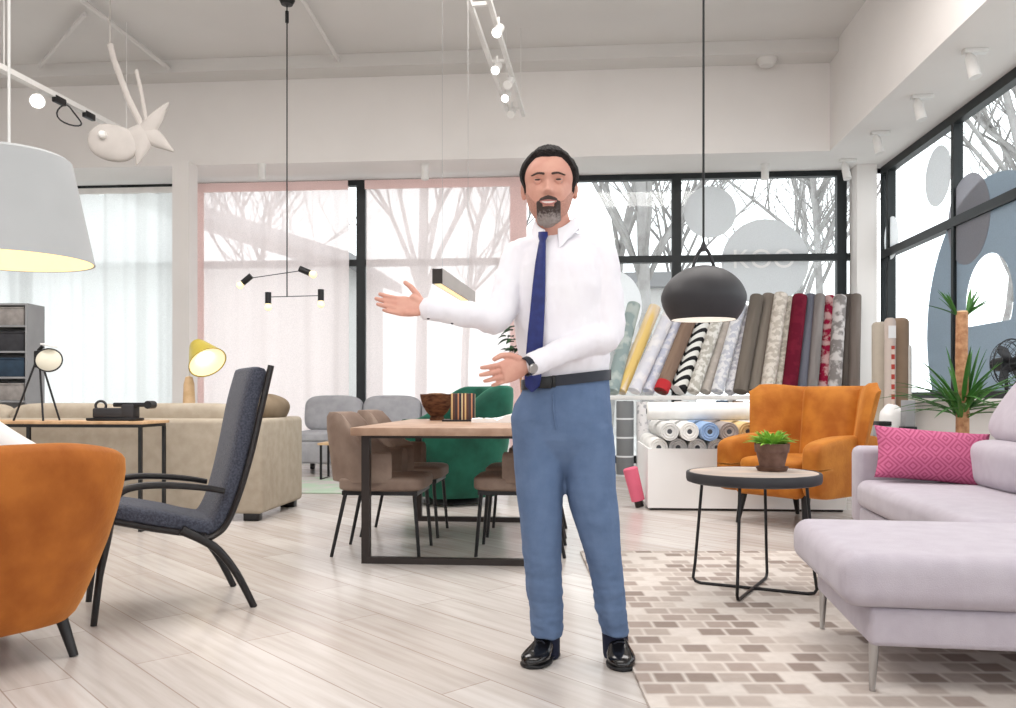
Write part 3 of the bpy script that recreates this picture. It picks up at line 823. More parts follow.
# ------------------------------------------------------------------ yellow lamp behind the beige sofa
X, Y = at(189, 7.3)
yl = thing('floor_lamp', 'floor lamp with wooden stem and tilted mustard yellow shade behind the beige sofa', 'lamp', (X, Y, 0))
part('base', M['pale_wood'], yl, lambda b: b.lathe([(0, 0), (.16, 0), (.16, .025), (.05, .04), (0, .04)], 30))
part('stem', M['pale_wood'], yl, lambda b: b.lathe([(0, .035), (.035, .035), (.048, .5), (.052, .85), (.045, 1.03), (.03, 1.09), (0, 1.10)], 20))
part('lamp_arm', M['white_metal'], yl, lambda b: b.tube(catmull([(0, 0, 1.09), (.0, 0, 1.25), (.03, -.01, 1.36), (.08, -.02, 1.375)], 6), .007, seg=8))
Ys = Matrix.Translation((.08, -.02, 1.37)) @ Matrix.Rotation(radians(-42), 4, 'Y') @ Matrix.Rotation(radians(-26), 4, 'X')
sh = part('lamp_shade', M['yellow'], yl, lambda b: b.lathe([(.0, .01), (.06, .005), (.075, -.02), (.165, -.24), (.158, -.24), (.066, -.025), (0, -.01)], 36, M=Ys))
part('lit_lining', M['warmglow'], sh, lambda b: b.lathe([(.0, -.03), (.062, -.03), (.154, -.236), (.150, -.236), (.0, -.12)], 36, M=Ys))
part('bulb', M['spot_glow'], yl, lambda b: b.lathe([(0, -.10), (.03, -.11), (.05, -.15), (.042, -.19), (.02, -.21), (0, -.212)], 20, M=Ys))

# ------------------------------------------------------------------ pendants and ceiling lamps
def pendant_cord(root, x, y, z0, z1, r, m):
    part('cord', m, root, lambda b: b.cyl((x, y, z0), (x, y, z1), r, seg=8))
X, Y = at(9, 3.2)
gp = thing('pendant_lamp', 'big grey cone shaped pendant shade hanging over the amber tub armchair', 'lamp', (X, Y, ZC))
zb = 1.44 - ZC; zt = zz(156, 3.2) - ZC
gs = part('lamp_shade', M['lampgrey'], gp, lambda b: b.lathe([(.0, zt), (.20, zt), (.216, zt - .012), (.297, zb), (.293, zb), (.212, zt - .016), (.0, zt - .006)], 64))
part('lit_lining', M['warmglow'], gs, lambda b: b.lathe([(.0, zt - .02), (.208, zt - .02), (.291, zb + .002), (.288, zb + .002), (.2, zt - .03), (0, zt - .03)], 64))
pendant_cord(gp, 0, 0, zt, 0, .005, M['white_metal'])
part('bulb', M['warmglow'], gp, lambda b: b.lathe([(0, zb + .12), (.03, zb + .13), (.045, zb + .17), (.03, zb + .24), (.02, zb + .28), (.0, zb + .28)], 20))

X, Y = at(703.5, 4.0)
bpn = thing('pendant_lamp', 'rounded matt black pendant lamp hanging over the round side table', 'lamp', (X, Y, ZC))
z1, z0 = zz(268, 4.0) - ZC, zz(320, 4.0) - ZC
bs_ = part('lamp_shade', M['lamp_black'], bpn, lambda b: b.lathe([(q.x, q.z) for q in catmull([(0, 0, z1 + .012), (.035, 0, z1 + .009), (.085, 0, z1 - .006), (.135, 0, z1 - .035), (.176, 0, z1 - .078), (.199, 0, z1 - .13), (.196, 0, z1 - .17), (.180, 0, z1 - .21), (.155, 0, z0)], 5)] + [ (.151, z0), (.172, z1 - .215), (.19, z1 - .15), (.12, z1 - .045), (0, z1 - .01)], 64), 60)
M['shade_white'] = mat('white lamp lining', rgb(252, 250, 244), 0.6, emit=(rgb(255, 248, 232), .55))
part('lit_lining', M['shade_white'], bs_, lambda b: b.lathe([(.1505, z0 + .001), (.150, z0 + .016), (.12, z0 + .02), (0, z0 + .022), (0, z0 + .03), (.14, z0 + .03), (.152, z0 + .012)], 64))
part('lamp_loop', M['lamp_black'], bpn, lambda b: [b.tube(catmull([(s_ * .052, 0, z1 - .004), (s_ * .035, 0, z1 + .05), (s_ * .014, 0, z1 + .088), (0, 0, z1 + .096)], 4), .008, seg=8) for s_ in (-1, 1)])
part('cord_grip', M['lamp_black'], bpn, lambda b: b.lathe([(0, z1 + .08), (.014, z1 + .08), (.016, z1 + .1), (.006, z1 + .125), (0, z1 + .125)], 14))
pendant_cord(bpn, 0, 0, z1 + .12, 0, .0055, M['black'])
part('ceiling_rose', M['black'], bpn, lambda b: b.lathe([(0, -.03), (.05, -.03), (.055, 0), (0, 0)], 20))

X, Y = at(287, 8.9)
ch = thing('chandelier', 'thin black two armed chandelier hanging before the pink curtain', 'lamp', (X, Y, ZC), TH)
zl, zu = zz(297, 8.9) - ZC, zz(273, 8.9) - ZC
part('stem', M['black'], ch, lambda b: (b.cyl((0, 0, zl), (0, 0, 0), .007, seg=8), b.cyl((0, 0, -.24), (0, 0, -.12), .02, seg=10)))
part('canopy', M['black'], ch, lambda b: b.lathe([(0, -.06), (.06, -.05), (.085, 0), (0, 0)], 20))
part('arm', M['black'], ch, lambda b: b.cyl((-.42, .05, zu - .05), (.18, -.05, zu + .02), .0045, seg=8))
part('arm', M['black'], ch, lambda b: b.cyl((-.2, 0, zl), (.36, 0, zl + .015), .0045, seg=8))
for (x, y, z, dxx, dz) in ((-.44, .05, zu - .06, -.06, -.05), (.2, -.05, zu + .015, .07, -.03), (-.2, 0, zl - .01, 0, -.09), (.36, 0, zl + .02, 0, -.09)):
    dv = Vector((dxx, 0, dz)).normalized()
    sk = part('lamp_socket', M['black'], ch, lambda b: b.cyl(Vector((x, y, z)) - dv * .06, Vector((x, y, z)) + dv * .06, .033, seg=14))
    part('bulb', M['warmglow'], sk, lambda b: b.limb([Vector((x, y, z)) + dv * .07, Vector((x, y, z)) + dv * .10], [.03, .04], seg=12))

(xa, ya), (xb, yb) = at(437.5, 4.85), at(471.5, 5.95)
lv = Vector((xb - xa, yb - ya, 0)); LL = lv.length
lin_ = thing('linear_pendant', 'slim grey bar pendant lamp with glowing underside over the dining table', 'lamp', (xa, ya, ZC), math.atan2(lv.y, lv.x))
zb1, zt1 = 1.575 - ZC, 1.665 - ZC
M['bar_grey'] = mat('grey brown metal', rgb(168, 162, 158), 0.5)
part('lamp_body', M['bar_grey'], lin_, lambda b: (bx(b, 0, LL, -.028, -.02, zb1, zt1), bx(b, 0, LL, .02, .028, zb1, zt1), bx(b, 0, LL, -.02, .02, zb1 + .01, zt1 - .018)))
part('end_plate', M['brown_metal'], lin_, lambda b: bx(b, -.006, 0, -.03, .03, zb1, zt1 - .004))
part('lit_strip', M['warmglow'], lin_, lambda b: bx(b, .004, LL - .004, -.0195, .0195, zb1 - .002, zb1 + .009))
for t in (.12, .88): part('hanging_wire', M['steel'], lin_, lambda b: b.cyl((LL * t, 0, zt1 - .02), (LL * t, 0, 0), .0012, seg=6))

def spot_head(root, p, dv, L=.16, r=.045, lit=True, m='white_metal'):
    p = Vector(p); dv = Vector(dv).normalized()
    h = part('spot_head', M[m], root, lambda b: b.tube([p - dv * L * .5, p - dv * L * .45, p + dv * L * .5], [r * .7, r * .9, r], seg=18))
    part('bracket', M['white_metal'], h, lambda b: b.tube([p + Vector((0, 0, r)), p + Vector((0, 0, r + .07))], .012, seg=8))
    if lit:
        part('lit_lens', M['spot_glow'], h, lambda b: b.tube([p + dv * (L * .5 - .002), p + dv * (L * .5 + .006)], [r * .88, r * .8], seg=18))
def lamp_light(loc, dv, power, ang=70):
    l = bpy.data.lights.new('spot_beam', 'SPOT'); l.energy = power; l.spot_size = radians(ang); l.spot_blend = .6; l.shadow_soft_size = .05; l.color = WARM
    o = bpy.data.objects.new('spot_beam', l); COL.objects.link(o); o.location = loc; o.rotation_euler = Vector(dv).to_track_quat('-Z', 'Y').to_euler()
# centre track
(xa, ya), (xb, yb) = at(472, 6.7), at(516, 9.9)
dvt = Vector((xb - xa, yb - ya, 0)); LT = dvt.length; ang = math.atan2(dvt.y, dvt.x); zt_ = 4.22
trk = thing('track_light', 'white ceiling track with lit spotlights above the standing man', 'lamp', (xa, ya, ZC), ang, 'lamp tracks')
part('track_rail', M['white_metal'], trk, lambda b: (bx(b, -2.2, LT, -.11, -.07, zt_ - ZC, zt_ - ZC + .05), bx(b, -2.2, LT, .06, .10, zt_ - ZC, zt_ - ZC + .05), *[bx(b, q * LT, q * LT + .04, -.07, .06, zt_ - ZC + .01, zt_ - ZC + .04) for q in (-.5, .12, .5, .92)]))
for q in (.1, .9): part('hanging_wire', M['white_metal'], trk, lambda b: (b.cyl((q * LT, -.09, zt_ - ZC + .05), (q * LT, -.09, 0), .004, seg=6), b.cyl((q * LT, .08, zt_ - ZC + .05), (q * LT, .08, 0), .004, seg=6)))
for (q, s_, lit) in ((-.06, .0, 0), (.22, -.2, 1), (.48, .05, 1), (.60, -.1, 0), (.72, .05, 1), (.88, .05, 0)):
    spot_head(trk, (q * LT, s_ * .5 - .02, zt_ - ZC - .07), (-.75, .1, -.6), lit=bool(lit))
for q in (.22, .48, .72):
    Xp = Vector((xa, ya, 0)) + dvt * q
    lamp_light((Xp.x - .15, Xp.y - .25, zt_ - .2), (-.1, -.75, -.75), 30)
# left track
(xa, ya), (xb, yb) = at(-22, 7.3), at(146, 9.8)
dvt = Vector((xb - xa, yb - ya, 0)); LT = dvt.length; ang = math.atan2(dvt.y, dvt.x); zt_ = 3.86
trk = thing('track_light', 'white ceiling track with black clips at the upper left above the white curtain', 'lamp', (xa, ya, ZC), ang, 'lamp tracks')
part('track_rail', M['white_metal'], trk, lambda b: bx(b, -1.2, LT, -.04, .04, zt_ - ZC, zt_ - ZC + .05))
for q in (.12, .85): part('hanging_wire', M['white_metal'], trk, lambda b: b.cyl((q * LT, 0, zt_ - ZC + .05), (q * LT, 0, 0), .004, seg=6))
spot_head(trk, (.30 * LT, .02, zt_ - ZC - .09), (-.6, -.45, -.35), r=.07, L=.17)
for q in (.40, .58): part('track_clip', M['black'], trk, lambda b: b.box((q * LT, -.02, zt_ - ZC - .01), (.16, .05, .07), bevel=.01))
part('cable_drop', M['black'], trk, lambda b: b.box((.66 * LT, 0, zt_ - ZC - .10), (.03, .04, .1), bevel=.01))
part('cable_loop', M['lamp_black'], trk, lambda b: b.tube([(.47 * LT + .17 * cos(2 * pi * k / 20), .03 * sin(4 * pi * k / 20), zt_ - ZC - .10 + .09 * sin(2 * pi * k / 20)) for k in range(20)], .008, seg=6, close=True))

# small white spots under the bulkheads
for i, (px, py, lab) in enumerate(((975, 37, 'nearest white spotlight under the right bulkhead'), (922, 88, 'second white spotlight under the right bulkhead'), (880, 124, 'third white spotlight under the right bulkhead with a dark lens'), (848, 152, 'farthest white spotlight under the right bulkhead, by the corner'))):
    X = 3.42; Y = YR_at(px, X)
    sp_ = thing('spotlight', lab, 'lamp', (X, Y, ZW), 0, 'spotlights under the bulkheads')
    part('mount_plate', M['white_metal'], sp_, lambda b: b.box((0, 0, -.02), (.2, .07, .04), bevel=.006))
    part('spot_head', M['white_metal'], sp_, lambda b: b.tube([(-.05, 0, -.04), (-.045, -.02, -.09), (-.02, -.05, -.26)], [.02, .045, .05], seg=18))
for i, (px, lab) in enumerate(((262, 'white spotlight over the left hand pink curtain'), (425, 'white spotlight over the right hand pink curtain'), (765, 'white spotlight over the lettered window sticker'))):
    X, Y = at(px, 10.75)
    sp_ = thing('spotlight', lab, 'lamp', (X, Y, ZW), 0, 'spotlights under the bulkheads')
    part('spot_head', M['white_metal'], sp_, lambda b: b.lathe([(0, -.20), (.045, -.20), (.048, -.19), (.048, -.03), (.06, 0), (0, 0)], 20))
# smoke detector on the back trim
X, Y = at(768, 10.0)
sd = thing('smoke_detector', 'small round detector under the ceiling edge above the back window', 'detector', (X, YBK - .17, 4.97))
part('detector_body', M['ceil'], sd, lambda b: b.lathe([(0, -.09), (.08, -.08), (.12, -.03), (.12, 0), (0, 0)], 24))

# white fish shaped hanging ornament
X, Y = at(140, 8.2)
fo = thing('hanging_ornament', 'pale fish and star shaped ornament hanging at the upper left', 'ornament', (X, Y, ZC), TH)
k_ = 8.2 / FPX
def orp(px, py): return Vector(((px - 140) * k_, 0, zz(py, 8.2) - ZC))
M['ornament'] = mat('pale plaster paper', rgb(190, 184, 179), 0.85)
def fish_body(b):
    b.soft(orp(113, 143), (.50, .12, .36), 2.2, nu=16, rot=Matrix.Rotation(radians(14), 4, 'Y'))
part('fish_body', M['ornament'], fo, fish_body, 180)
part('fish_eye', M['white_metal'], fo, lambda b: b.limb([orp(106, 137) + Vector((0, -.08, 0)), orp(106, 137) + Vector((0, -.05, 0))], [.04, .04], seg=14))
def spikes(b):
    c0 = orp(146, 132)
    for (px, py, r) in ((168, 103, .05), (173, 151, .05), (137, 164, .06), (121, 150, .12)):
        b.limb([c0, (c0 + orp(px, py)) / 2, orp(px, py)], [(.10, .03), (r + .02, .03), (.012, .01)], seg=12, up=(1, 0, 0))
part('fish_tail', M['ornament'], fo, spikes)
part('hanging_strap', M['ornament'], fo, lambda b: (b.tube([orp(146, 134), orp(128, 98), orp(114, 60), orp(110, 44) * 1], [(.03, .012)] * 4, seg=8, up=(1, 0, 0)), b.tube([orp(148, 132), orp(140, 86), orp(136, 70)], [(.02, .01)] * 3, seg=8, up=(1, 0, 0)), b.cyl(orp(110, 46), Vector((orp(110, 46).x, 0, 0)), .006)))
# thin pipes on the ceiling
def cpt(px, py, z=5.05):
    d = FPX * (z - CH) / (HOR - py); x, y = at(px, d); return Vector((x, y, z))
struct('ceiling_pipe', M['ceil'], lambda b: b.tube([cpt(66, -12), cpt(181, 78, 5.02)], .03, seg=8))
struct('ceiling_pipe', M['ceil'], lambda b: b.tube([cpt(85, 14), cpt(40, 66)], .025, seg=8))
struct('ceiling_pipe', M['ceil'], lambda b: b.tube([cpt(300, -4), cpt(338, 60, 5.02)], .025, seg=8))

# ------------------------------------------------------------------ back left: display shelf, grey sofa, side table, rug
X, Y = at(-1, 8.6)
shf = thing('display_shelf', 'grey display shelf unit at the left edge before the white curtain', 'shelf', (X, Y, 0), TH)
M['grey_dark'] = mat('dark grey board', rgb(74, 78, 84), 0.6); M['grey_mid'] = mat('mid grey board', rgb(150, 151, 153), 0.6)
def shelf_body(b):
    bx(b, -.62, -.6, -.16, .16, 0, 1.86); bx(b, .36, .38, -.16, .16, .0, 1.86); bx(b, -.6, .36, .14, .16, 0, 1.86)
    for z in (.1, .86, 1.1, 1.36, 1.62, 1.84): bx(b, -.6, .36, -.16, .14, z, z + .02)
part('shelf_frame', M['grey_mid'], shf, shelf_body)
rr = random.Random(9)
names = {0: ('dark blue', rgb(52, 70, 88)), 1: ('pale grey', rgb(186, 188, 190)), 2: ('charcoal', rgb(62, 62, 66)), 3: ('warm grey', rgb(160, 154, 150))}
rows = ((.88, (0, 2, 3)), (1.12, (2, 0, 0)), (1.38, (3, 1, 2)), (1.64, (1, 3, 3)))
pos = ('at the left', 'in the middle', 'at the right')
for ri, (z, ks) in enumerate(rows):
    for ci, k in enumerate(ks):
        w = .29; h = rr.uniform(.15, .2); x = -.44 + ci * .315
        Xb = X + x * cos(TH); Yb = Y + x * sin(TH)
        o = thing('storage_box', '%s cloth box %s of the %s shelf of the grey display unit' % (names[k][0], pos[ci], ('lowest', 'second', 'third', 'top')[ri]), 'box', (Xb, Yb, z), TH, 'boxes on the display shelf')
        key = 'cloth%d' % k
        if key not in M: M[key] = mat(names[k][0] + ' cloth', names[k][1], .9, tuple(c * .75 for c in names[k][1][:3]) + (1,), 14)
        part('box_body', M[key], o, lambda b: b.box((0, -.01, h / 2), (w, .26, h), bevel=.01))
        part('box_lid', M[key], o, lambda b: b.box((0, -.01, h + .008), (w + .008, .27, .02), bevel=.006))

gx, gy = at(385, 10.1)
gs_ = thing('sofa', 'light grey sofa standing under the pink curtains at the back window', 'sofa', (gx, gy, 0), 0)
part('sofa_base', M['grey_cloth'], gs_, lambda b: b.box((0, .12, .26), (2.3, .9, .26), bevel=.03, seg=3))
for k in (-1, 0, 1):
    part('seat_cushion', M['grey_cloth'], gs_, lambda b: b.soft((k * .72, .0, .44), (.72, .66, .14), 5, nu=14), 180)
    part('back_cushion', M['grey_cloth'], gs_, lambda b: b.soft((k * .745, .42, .70), (.74, .24, .46), 4, nu=16, rot=Matrix.Rotation(radians(-10), 4, 'X')), 180)
for x in (-1.05, 1.05):
    for y in (-.25, .5): part('foot', M['black'], gs_, lambda b: b.box((x, y, .065), (.05, .05, .13)))
X, Y = at(337, 9.3)
st_ = thing('side_table', 'small square black framed side table before the grey sofa', 'table', (X, Y, 0), 0)
part('tabletop', M['pale_wood'], st_, lambda b: b.box((0, 0, .40), (.34, .34, .025), bevel=.004))
def stf(b):
    for x in (-.15, .13):
        for y in (-.15, .13): bx(b, x, x + .022, y, y + .022, 0, .3875)
        bx(b, x, x + .022, -.128, .13, 0, .02)
part('table_frame', M['black'], st_, stf)
M['green_rug'] = pattern_mat('faded green grey rug', rgb(176, 196, 176), rgb(196, 192, 190), 3.2, (1, 1, 1), .42, .58)
X, Y = at(322, 8.7)
rg2 = tag(part('rug', M['green_rug'], None, lambda b: b.box((0, 0, .006), (2.2, 1.5, .01), bevel=.003)), 'faded green and grey rug between the beige sofa and the grey sofa', 'rug'); rg2.location = (X + .35, Y, 0)

# leafy plant behind the man
X, Y = at(522, 8.3)
lp = thing('potted_plant', 'tall dark leafy plant half hidden behind the standing man', 'plant', (X, Y, 0))
part('pot', M['white'], lp, lambda b: b.lathe([(0, 0), (.13, 0), (.17, .32), (.16, .32), (.14, .28), (0, .28)], 28))
part('stem', M['bark'], lp, lambda b: b.tube([(0, 0, .26), (.02, 0, .7), (-.02, 0, 1.2), (0, 0, 1.6)], [.018, .015, .012, .006], seg=8))
def leaf_blade(b, p, d, L, w, droop=.3, nrm=None, n=6, fold=.25):
    d = Vector(d).normalized(); side = d.cross(Vector((0, 0, 1)))
    if side.length < .05: side = Vector((1, 0, 0))
    side.normalize(); upv = side.cross(d); p = Vector(p); vs = []
    for i in range(n + 1):
        t = i / n; c = p + d * (L * t) - Vector((0, 0, 1)) * (droop * L * t * t)
        ww = w * (sin(pi * min(1, .12 + t * .88)) ** .8) if w > .035 else w * (min(1, t * 6 + .45)) * (1 - t ** 2.2)
        vs += [c - side * ww / 2 + upv * ww * fold, c, c + side * ww / 2 + upv * ww * fold]
    F = []
    for i in range(n):
        for j in range(2): a = i * 3 + j; F.append([a, a + 1, a + 4, a + 3])
    # give the blade a little thickness
    m_ = len(vs); lo = [v - upv * .0016 for v in vs]
    F2 = [[m_ + k for k in f][::-1] for f in F]
    b.add(vs + lo, F + F2 + [[i * 3, i * 3 + 3, m_ + i * 3 + 3, m_ + i * 3] for i in range(n)] + [[i * 3 + 5, i * 3 + 2, m_ + i * 3 + 2, m_ + i * 3 + 5] for i in range(n)])
def leaves1(b):
    rr = random.Random(4)
    for k in range(90):
        z = rr.uniform(1.2, 1.72); a = rr.uniform(0, 2 * pi); r = rr.uniform(.02, .16)
        leaf_blade(b, (r * cos(a), r * sin(a), z), (cos(a), sin(a), rr.uniform(-.2, .7)), rr.uniform(.08, .14), .06, .4)
part('foliage', M['leaf_dark'], lp, leaves1, 60)['kind'] = 'stuff'

# ------------------------------------------------------------------ carpet rolls
ZS = .93                                # rack platform height
rack_l, rack_r = at(612, 10.15), at(858, 10.15)
rk = thing('roll_rack', 'white rack platform that carries the leaning carpet rolls at the back', 'rack', (rack_l[0], 9.85, 0), 0)
RW = rack_r[0] - rack_l[0]
part('platform', M['white_metal'], rk, lambda b: bx(b, -.1, RW - .05, 0, .72, ZS - .05, ZS, .005))
part('back_rail', M['white_metal'], rk, lambda b: bx(b, -.1, RW - .05, .93, .97, 1.55, 1.6))
for x in (-.08, RW / 2, RW - .12): part('post', M['white_metal'], rk, lambda b: (bx(b, x, x + .05, .66, .70, 0, ZS - .05), bx(b, x, x + .05, .93, .97, 0, 1.6)))
def pm(i, *a, **k):
    key = 'roll%s' % i
    if key not in M: M[key] = pattern_mat('carpet roll cloth %s' % i, *a, **k)
    return M[key]
rolls = [  # top px, bottom px, radius, material, label
    (634, 612, .085, ('a', rgb(150, 166, 166), rgb(186, 196, 192), 5), 'grey green carpet roll leaning beside the man\'s elbow'),
    (655, 620, .080, ('b', rgb(238, 206, 130), rgb(238, 222, 204), 5), 'yellow and cream carpet roll, second from the left on the rack'),
    (673, 634, .080, ('c', rgb(222, 222, 230), rgb(240, 238, 240), 5), 'whitish lavender carpet roll right of the yellow roll'),
    (684, 648, .075, ('d', rgb(200, 204, 220), rgb(230, 230, 236), 9), 'blue grey speckled carpet roll beside the brown roll'),
    (696, 661, .085, ('e', rgb(132, 110, 96), rgb(146, 124, 108), 8), 'plain brown carpet roll with a red end'),
    (709, 678, .105, ('zig', rgb(44, 44, 46), rgb(238, 238, 234), 7.0), 'black and white zigzag carpet roll'),
    (722, 693, .075, ('f', rgb(190, 186, 176), rgb(232, 230, 224), 14), 'cream flecked carpet roll right of the zigzag roll'),
    (732, 705, .070, ('g', rgb(188, 180, 172), rgb(200, 192, 184), 8), 'plain beige carpet roll under the black pendant'),
    (741, 717, .075, ('h', rgb(198, 200, 210), rgb(232, 232, 234), 16), 'pale lavender patterned carpet roll under the black pendant'),
    (748, 730, .070, ('i', rgb(200, 198, 206), rgb(238, 236, 238), 20), 'white lavender carpet roll left of the dark taupe pair'),
    (757, 740, .085, ('j', rgb(112, 104, 96), rgb(124, 115, 106), 8), 'dark taupe carpet roll right of the black pendant'),
    (769, 753, .085, ('k', rgb(130, 121, 112), rgb(140, 131, 121), 8), 'lighter taupe carpet roll left of the cream mottled rolls'),
    (781, 767, .085, ('l', rgb(196, 186, 174), rgb(226, 218, 208), 16), 'cream mottled carpet roll, the left of its pair'),
    (790, 778, .070, ('m', rgb(190, 184, 170), rgb(222, 216, 204), 22), 'cream mottled carpet roll next to the burgundy roll'),
    (800, 789, .090, ('n', rgb(104, 24, 44), rgb(116, 30, 50), 6), 'burgundy carpet roll with a white paper tag'),
    (811, 802, .080, ('o', rgb(112, 114, 126), rgb(122, 124, 135), 8), 'slate grey carpet roll right of the burgundy roll'),
    (820, 812, .065, ('p', rgb(132, 126, 124), rgb(144, 138, 136), 8), 'warm grey carpet roll left of the red floral roll'),
    (830, 823, .085, ('q', rgb(146, 26, 58), rgb(196, 160, 158), 9), 'red and beige floral carpet roll'),
    (840, 834, .080, ('r', rgb(138, 132, 130), rgb(206, 200, 198), 8), 'white and grey floral carpet roll right of the red floral roll'),
    (849, 845, .075, ('s', rgb(92, 84, 80), rgb(104, 96, 90), 8), 'dark brown carpet roll near the corner column'),
    (856, 854, .065, ('t', rgb(112, 102, 96), rgb(122, 112, 106), 8), 'brown carpet roll, rightmost on the rack by the corner column')]
for i, (pt, pb, r, mk, lab) in enumerate(rolls):
    if mk[0] == 'zig': m_ = pm('zig', mk[1], mk[2], mk[3], (1, 1, 1), .42, .46, 'zig')
    else:
        flo = mk[0] in 'qr'
        m_ = pm(mk[0], mk[1], mk[2], mk[3], (1, 1, 1 if flo or mk[0] in 'acdfghilmn' else .12), .45, .55)
    dB, dT = 10.08 + .10 * (i % 2), 10.60 + .10 * (i % 2)
    B = Vector((*at(pb, dB), ZS + .005)); Tp = Vector((*at(pt, dT), zz(298 + (10 if i < 10 else 0) + (i * 7) % 4, dT)))
    v = Tp - B; L = v.length
    n_ = v.normalized(); B.z += r * sqrt(max(0, 1 - n_.z ** 2))
    o = thing('carpet_roll', lab, 'carpet roll', B, 0, 'carpet rolls on the rack')
    o.rotation_euler = v.to_track_quat('Z', 'Y').to_euler()
    part('roll_body', m_, o, lambda b: b.lathe([(0, 0), (r * .96, 0), (r, .01), (r, L - .012), (r * .95, L), (.028, L), (.026, L - .05), (0, L - .05)], 22))
    if i == 14:
        tg = part('paper_tag', M['white'], o, lambda b: b.box((-.02, -r - .012, L * .40), (.15, .006, .15), rot=Matrix.Rotation(radians(35), 4, 'Y')))
    if i == 4:
        M['red_end'] = mat('red wrap', rgb(196, 40, 48), .7)
        part('end_wrap', M['red_end'], o, lambda b: b.lathe([(r + .002, .0), (r + .006, .01), (r + .006, .12), (r + .002, .13)], 22))
# short rolls standing under the platform
low = [(600, .07, rgb(206, 208, 210), None, 'plain pale short roll under the rack behind the man\'s hip'), (625, .10, rgb(120, 122, 124), 'grid', 'grey short roll with pale bands under the rack'),
       (643, .075, rgb(226, 224, 224), 'speck', 'white speckled short roll beside the grey banded one'), (661, .08, rgb(200, 198, 196), None, 'pale grey short roll behind the bin of rolls'),
       (681, .08, rgb(232, 230, 228), None, 'white short roll behind the bin of rolls'), (702, .08, rgb(176, 178, 184), None, 'grey short roll behind the bin of rolls'), (722, .07, rgb(72, 92, 112), None, 'dark blue short roll behind the bin of rolls'),
       (738, .065, rgb(150, 124, 102), None, 'brown short roll left of the orange armchair'), (751, .05, rgb(150, 156, 166), None, 'slim blue grey short roll left of the orange armchair'), (766, .08, rgb(228, 228, 226), None, 'white short roll behind the orange armchair')]
for i, (px, r, c, kd, lab) in enumerate(low):
    d = 9.72; X, Y = at(px, d)
    H = ZS - .055 - .008 * (i % 3)
    if kd == 'grid': m_ = pattern_mat('banded grey cloth', rgb(226, 228, 230), rgb(124, 126, 128), 4.6, (1, 1, 1), .07, .1, 'grid')
    elif kd == 'speck': m_ = pattern_mat('speckled white cloth', rgb(176, 176, 180), rgb(230, 228, 228), 14, (1, 1, 1), .38, .46)
    else: m_ = mat('short roll cloth', c, .9)
    o = thing('carpet_roll', lab, 'carpet roll', (X, Y, 0), 0, 'short rolls under the rack')
    part('roll_body', m_, o, lambda b: b.lathe([(0, 0), (r * .97, 0), (r, .01), (r, H - .01), (r * .95, H), (.02, H), (0, H - .03)], 22))
    part('shaded_core', M['black'], o, lambda b: b.lathe([(0, H - .028), (.02, H - .028), (.02, H + .002), (0, H + .002)], 12))  # black fill stands for the shade in the roll's hollow end
# white bin with lying rolls
bx0, by0 = at(648, 6.78)
BW, BD, BH = 1.56, 1.15, .50
bin_ = thing('roll_bin', 'wide white box bin heaped with carpet rolls', 'bin', (bx0, by0, 0), 0)
part('bin_body', M['white'], bin_, lambda b: (bx(b, 0, BW, 0, .03, .02, BH), bx(b, 0, BW, BD - .03, BD, .02, BH), bx(b, 0, .03, .03, BD - .03, .02, BH), bx(b, BW - .03, BW, .03, BD - .03, .02, BH), bx(b, .03, BW - .03, .03, BD - .03, .40, .43)))
part('plinth', M['brown_metal'], bin_, lambda b: bx(b, .02, BW - .02, .02, BD - .02, 0, .02))
rowsr = [(.507, [(.09, .076, 'w'), (.245, .076, 'g'), (.40, .076, 'w'), (.556, .076, 'w'), (.711, .076, 'w'), (.867, .076, 'n'), (1.022, .076, 'w'), (1.177, .076, 'w')]),
         (.641, [(.1675, .076, 'shaded_core'), (.3225, .076, 'w'), (.478, .076, 'bl'), (.6335, .076, 'br'), (.789, .076, 'o'), (.9445, .076, 'w'), (1.10, .076, 'w')]),
         ]
bc_ = {'w': ('white', rgb(240, 239, 236)), 'g': ('pale grey', rgb(206, 206, 206)), 'n': ('navy', rgb(40, 54, 92)), 'shaded_core': ('white grey striped', rgb(226, 226, 224)), 'bl': ('light blue', rgb(150, 178, 216)), 'br': ('grey brown', rgb(172, 160, 154)), 'o': ('pale orange', rgb(236, 204, 150))}
ords = ('first', 'second', 'third', 'fourth', 'fifth', 'sixth', 'seventh', 'eighth')
rr = random.Random(2)
for ri, (z, lst) in enumerate(rowsr):
    for j, (x, r, k) in enumerate(lst):
        L = 1.06 + rr.uniform(-.06, .06); off = rr.uniform(-.10, -.02)
        o = thing('carpet_roll', '%s roll in the white bin, %s from left in the %s row' % (bc_[k][0], ords[j], ('lower', 'upper')[ri]), 'carpet roll', (bx0 + x, by0 + (off if ri else .035), z), 0, 'rolls lying in the white bin')
        if ri == 0: L = 1.05
        r -= .001
        key = 'bin' + k
        if key not in M: M[key] = mat(bc_[k][0] + ' rolled cloth', bc_[k][1], .9, tuple(c * .9 for c in bc_[k][1][:3]) + (1,), 10)
        def rb(b):
            prof = [(.02, .05), (.02, .0), (r * .45, -.004), (r * .5, .006), (r * .72, -.004), (r * .77, .006), (r * .95, 0), (r, .012), (r, L - .01), (r * .96, L), (0.0, L)]
            b.lathe(prof, 24, M=Matrix.Rotation(-pi / 2, 4, 'X'))
        part('roll_body', M[key], o, rb)
        part('shaded_core', M['grey_dark'], o, lambda b: b.tube([(0, .004, 0), (0, .06, 0)], .022, seg=14))  # dark plug, paints the shade inside the roll's hole
o = thing('carpet_roll', 'long white roll lying across the top of the heaped bin', 'carpet roll', (bx0 + .02, by0 + .35, .642 + .077 + .077), 0, 'rolls lying in the white bin')
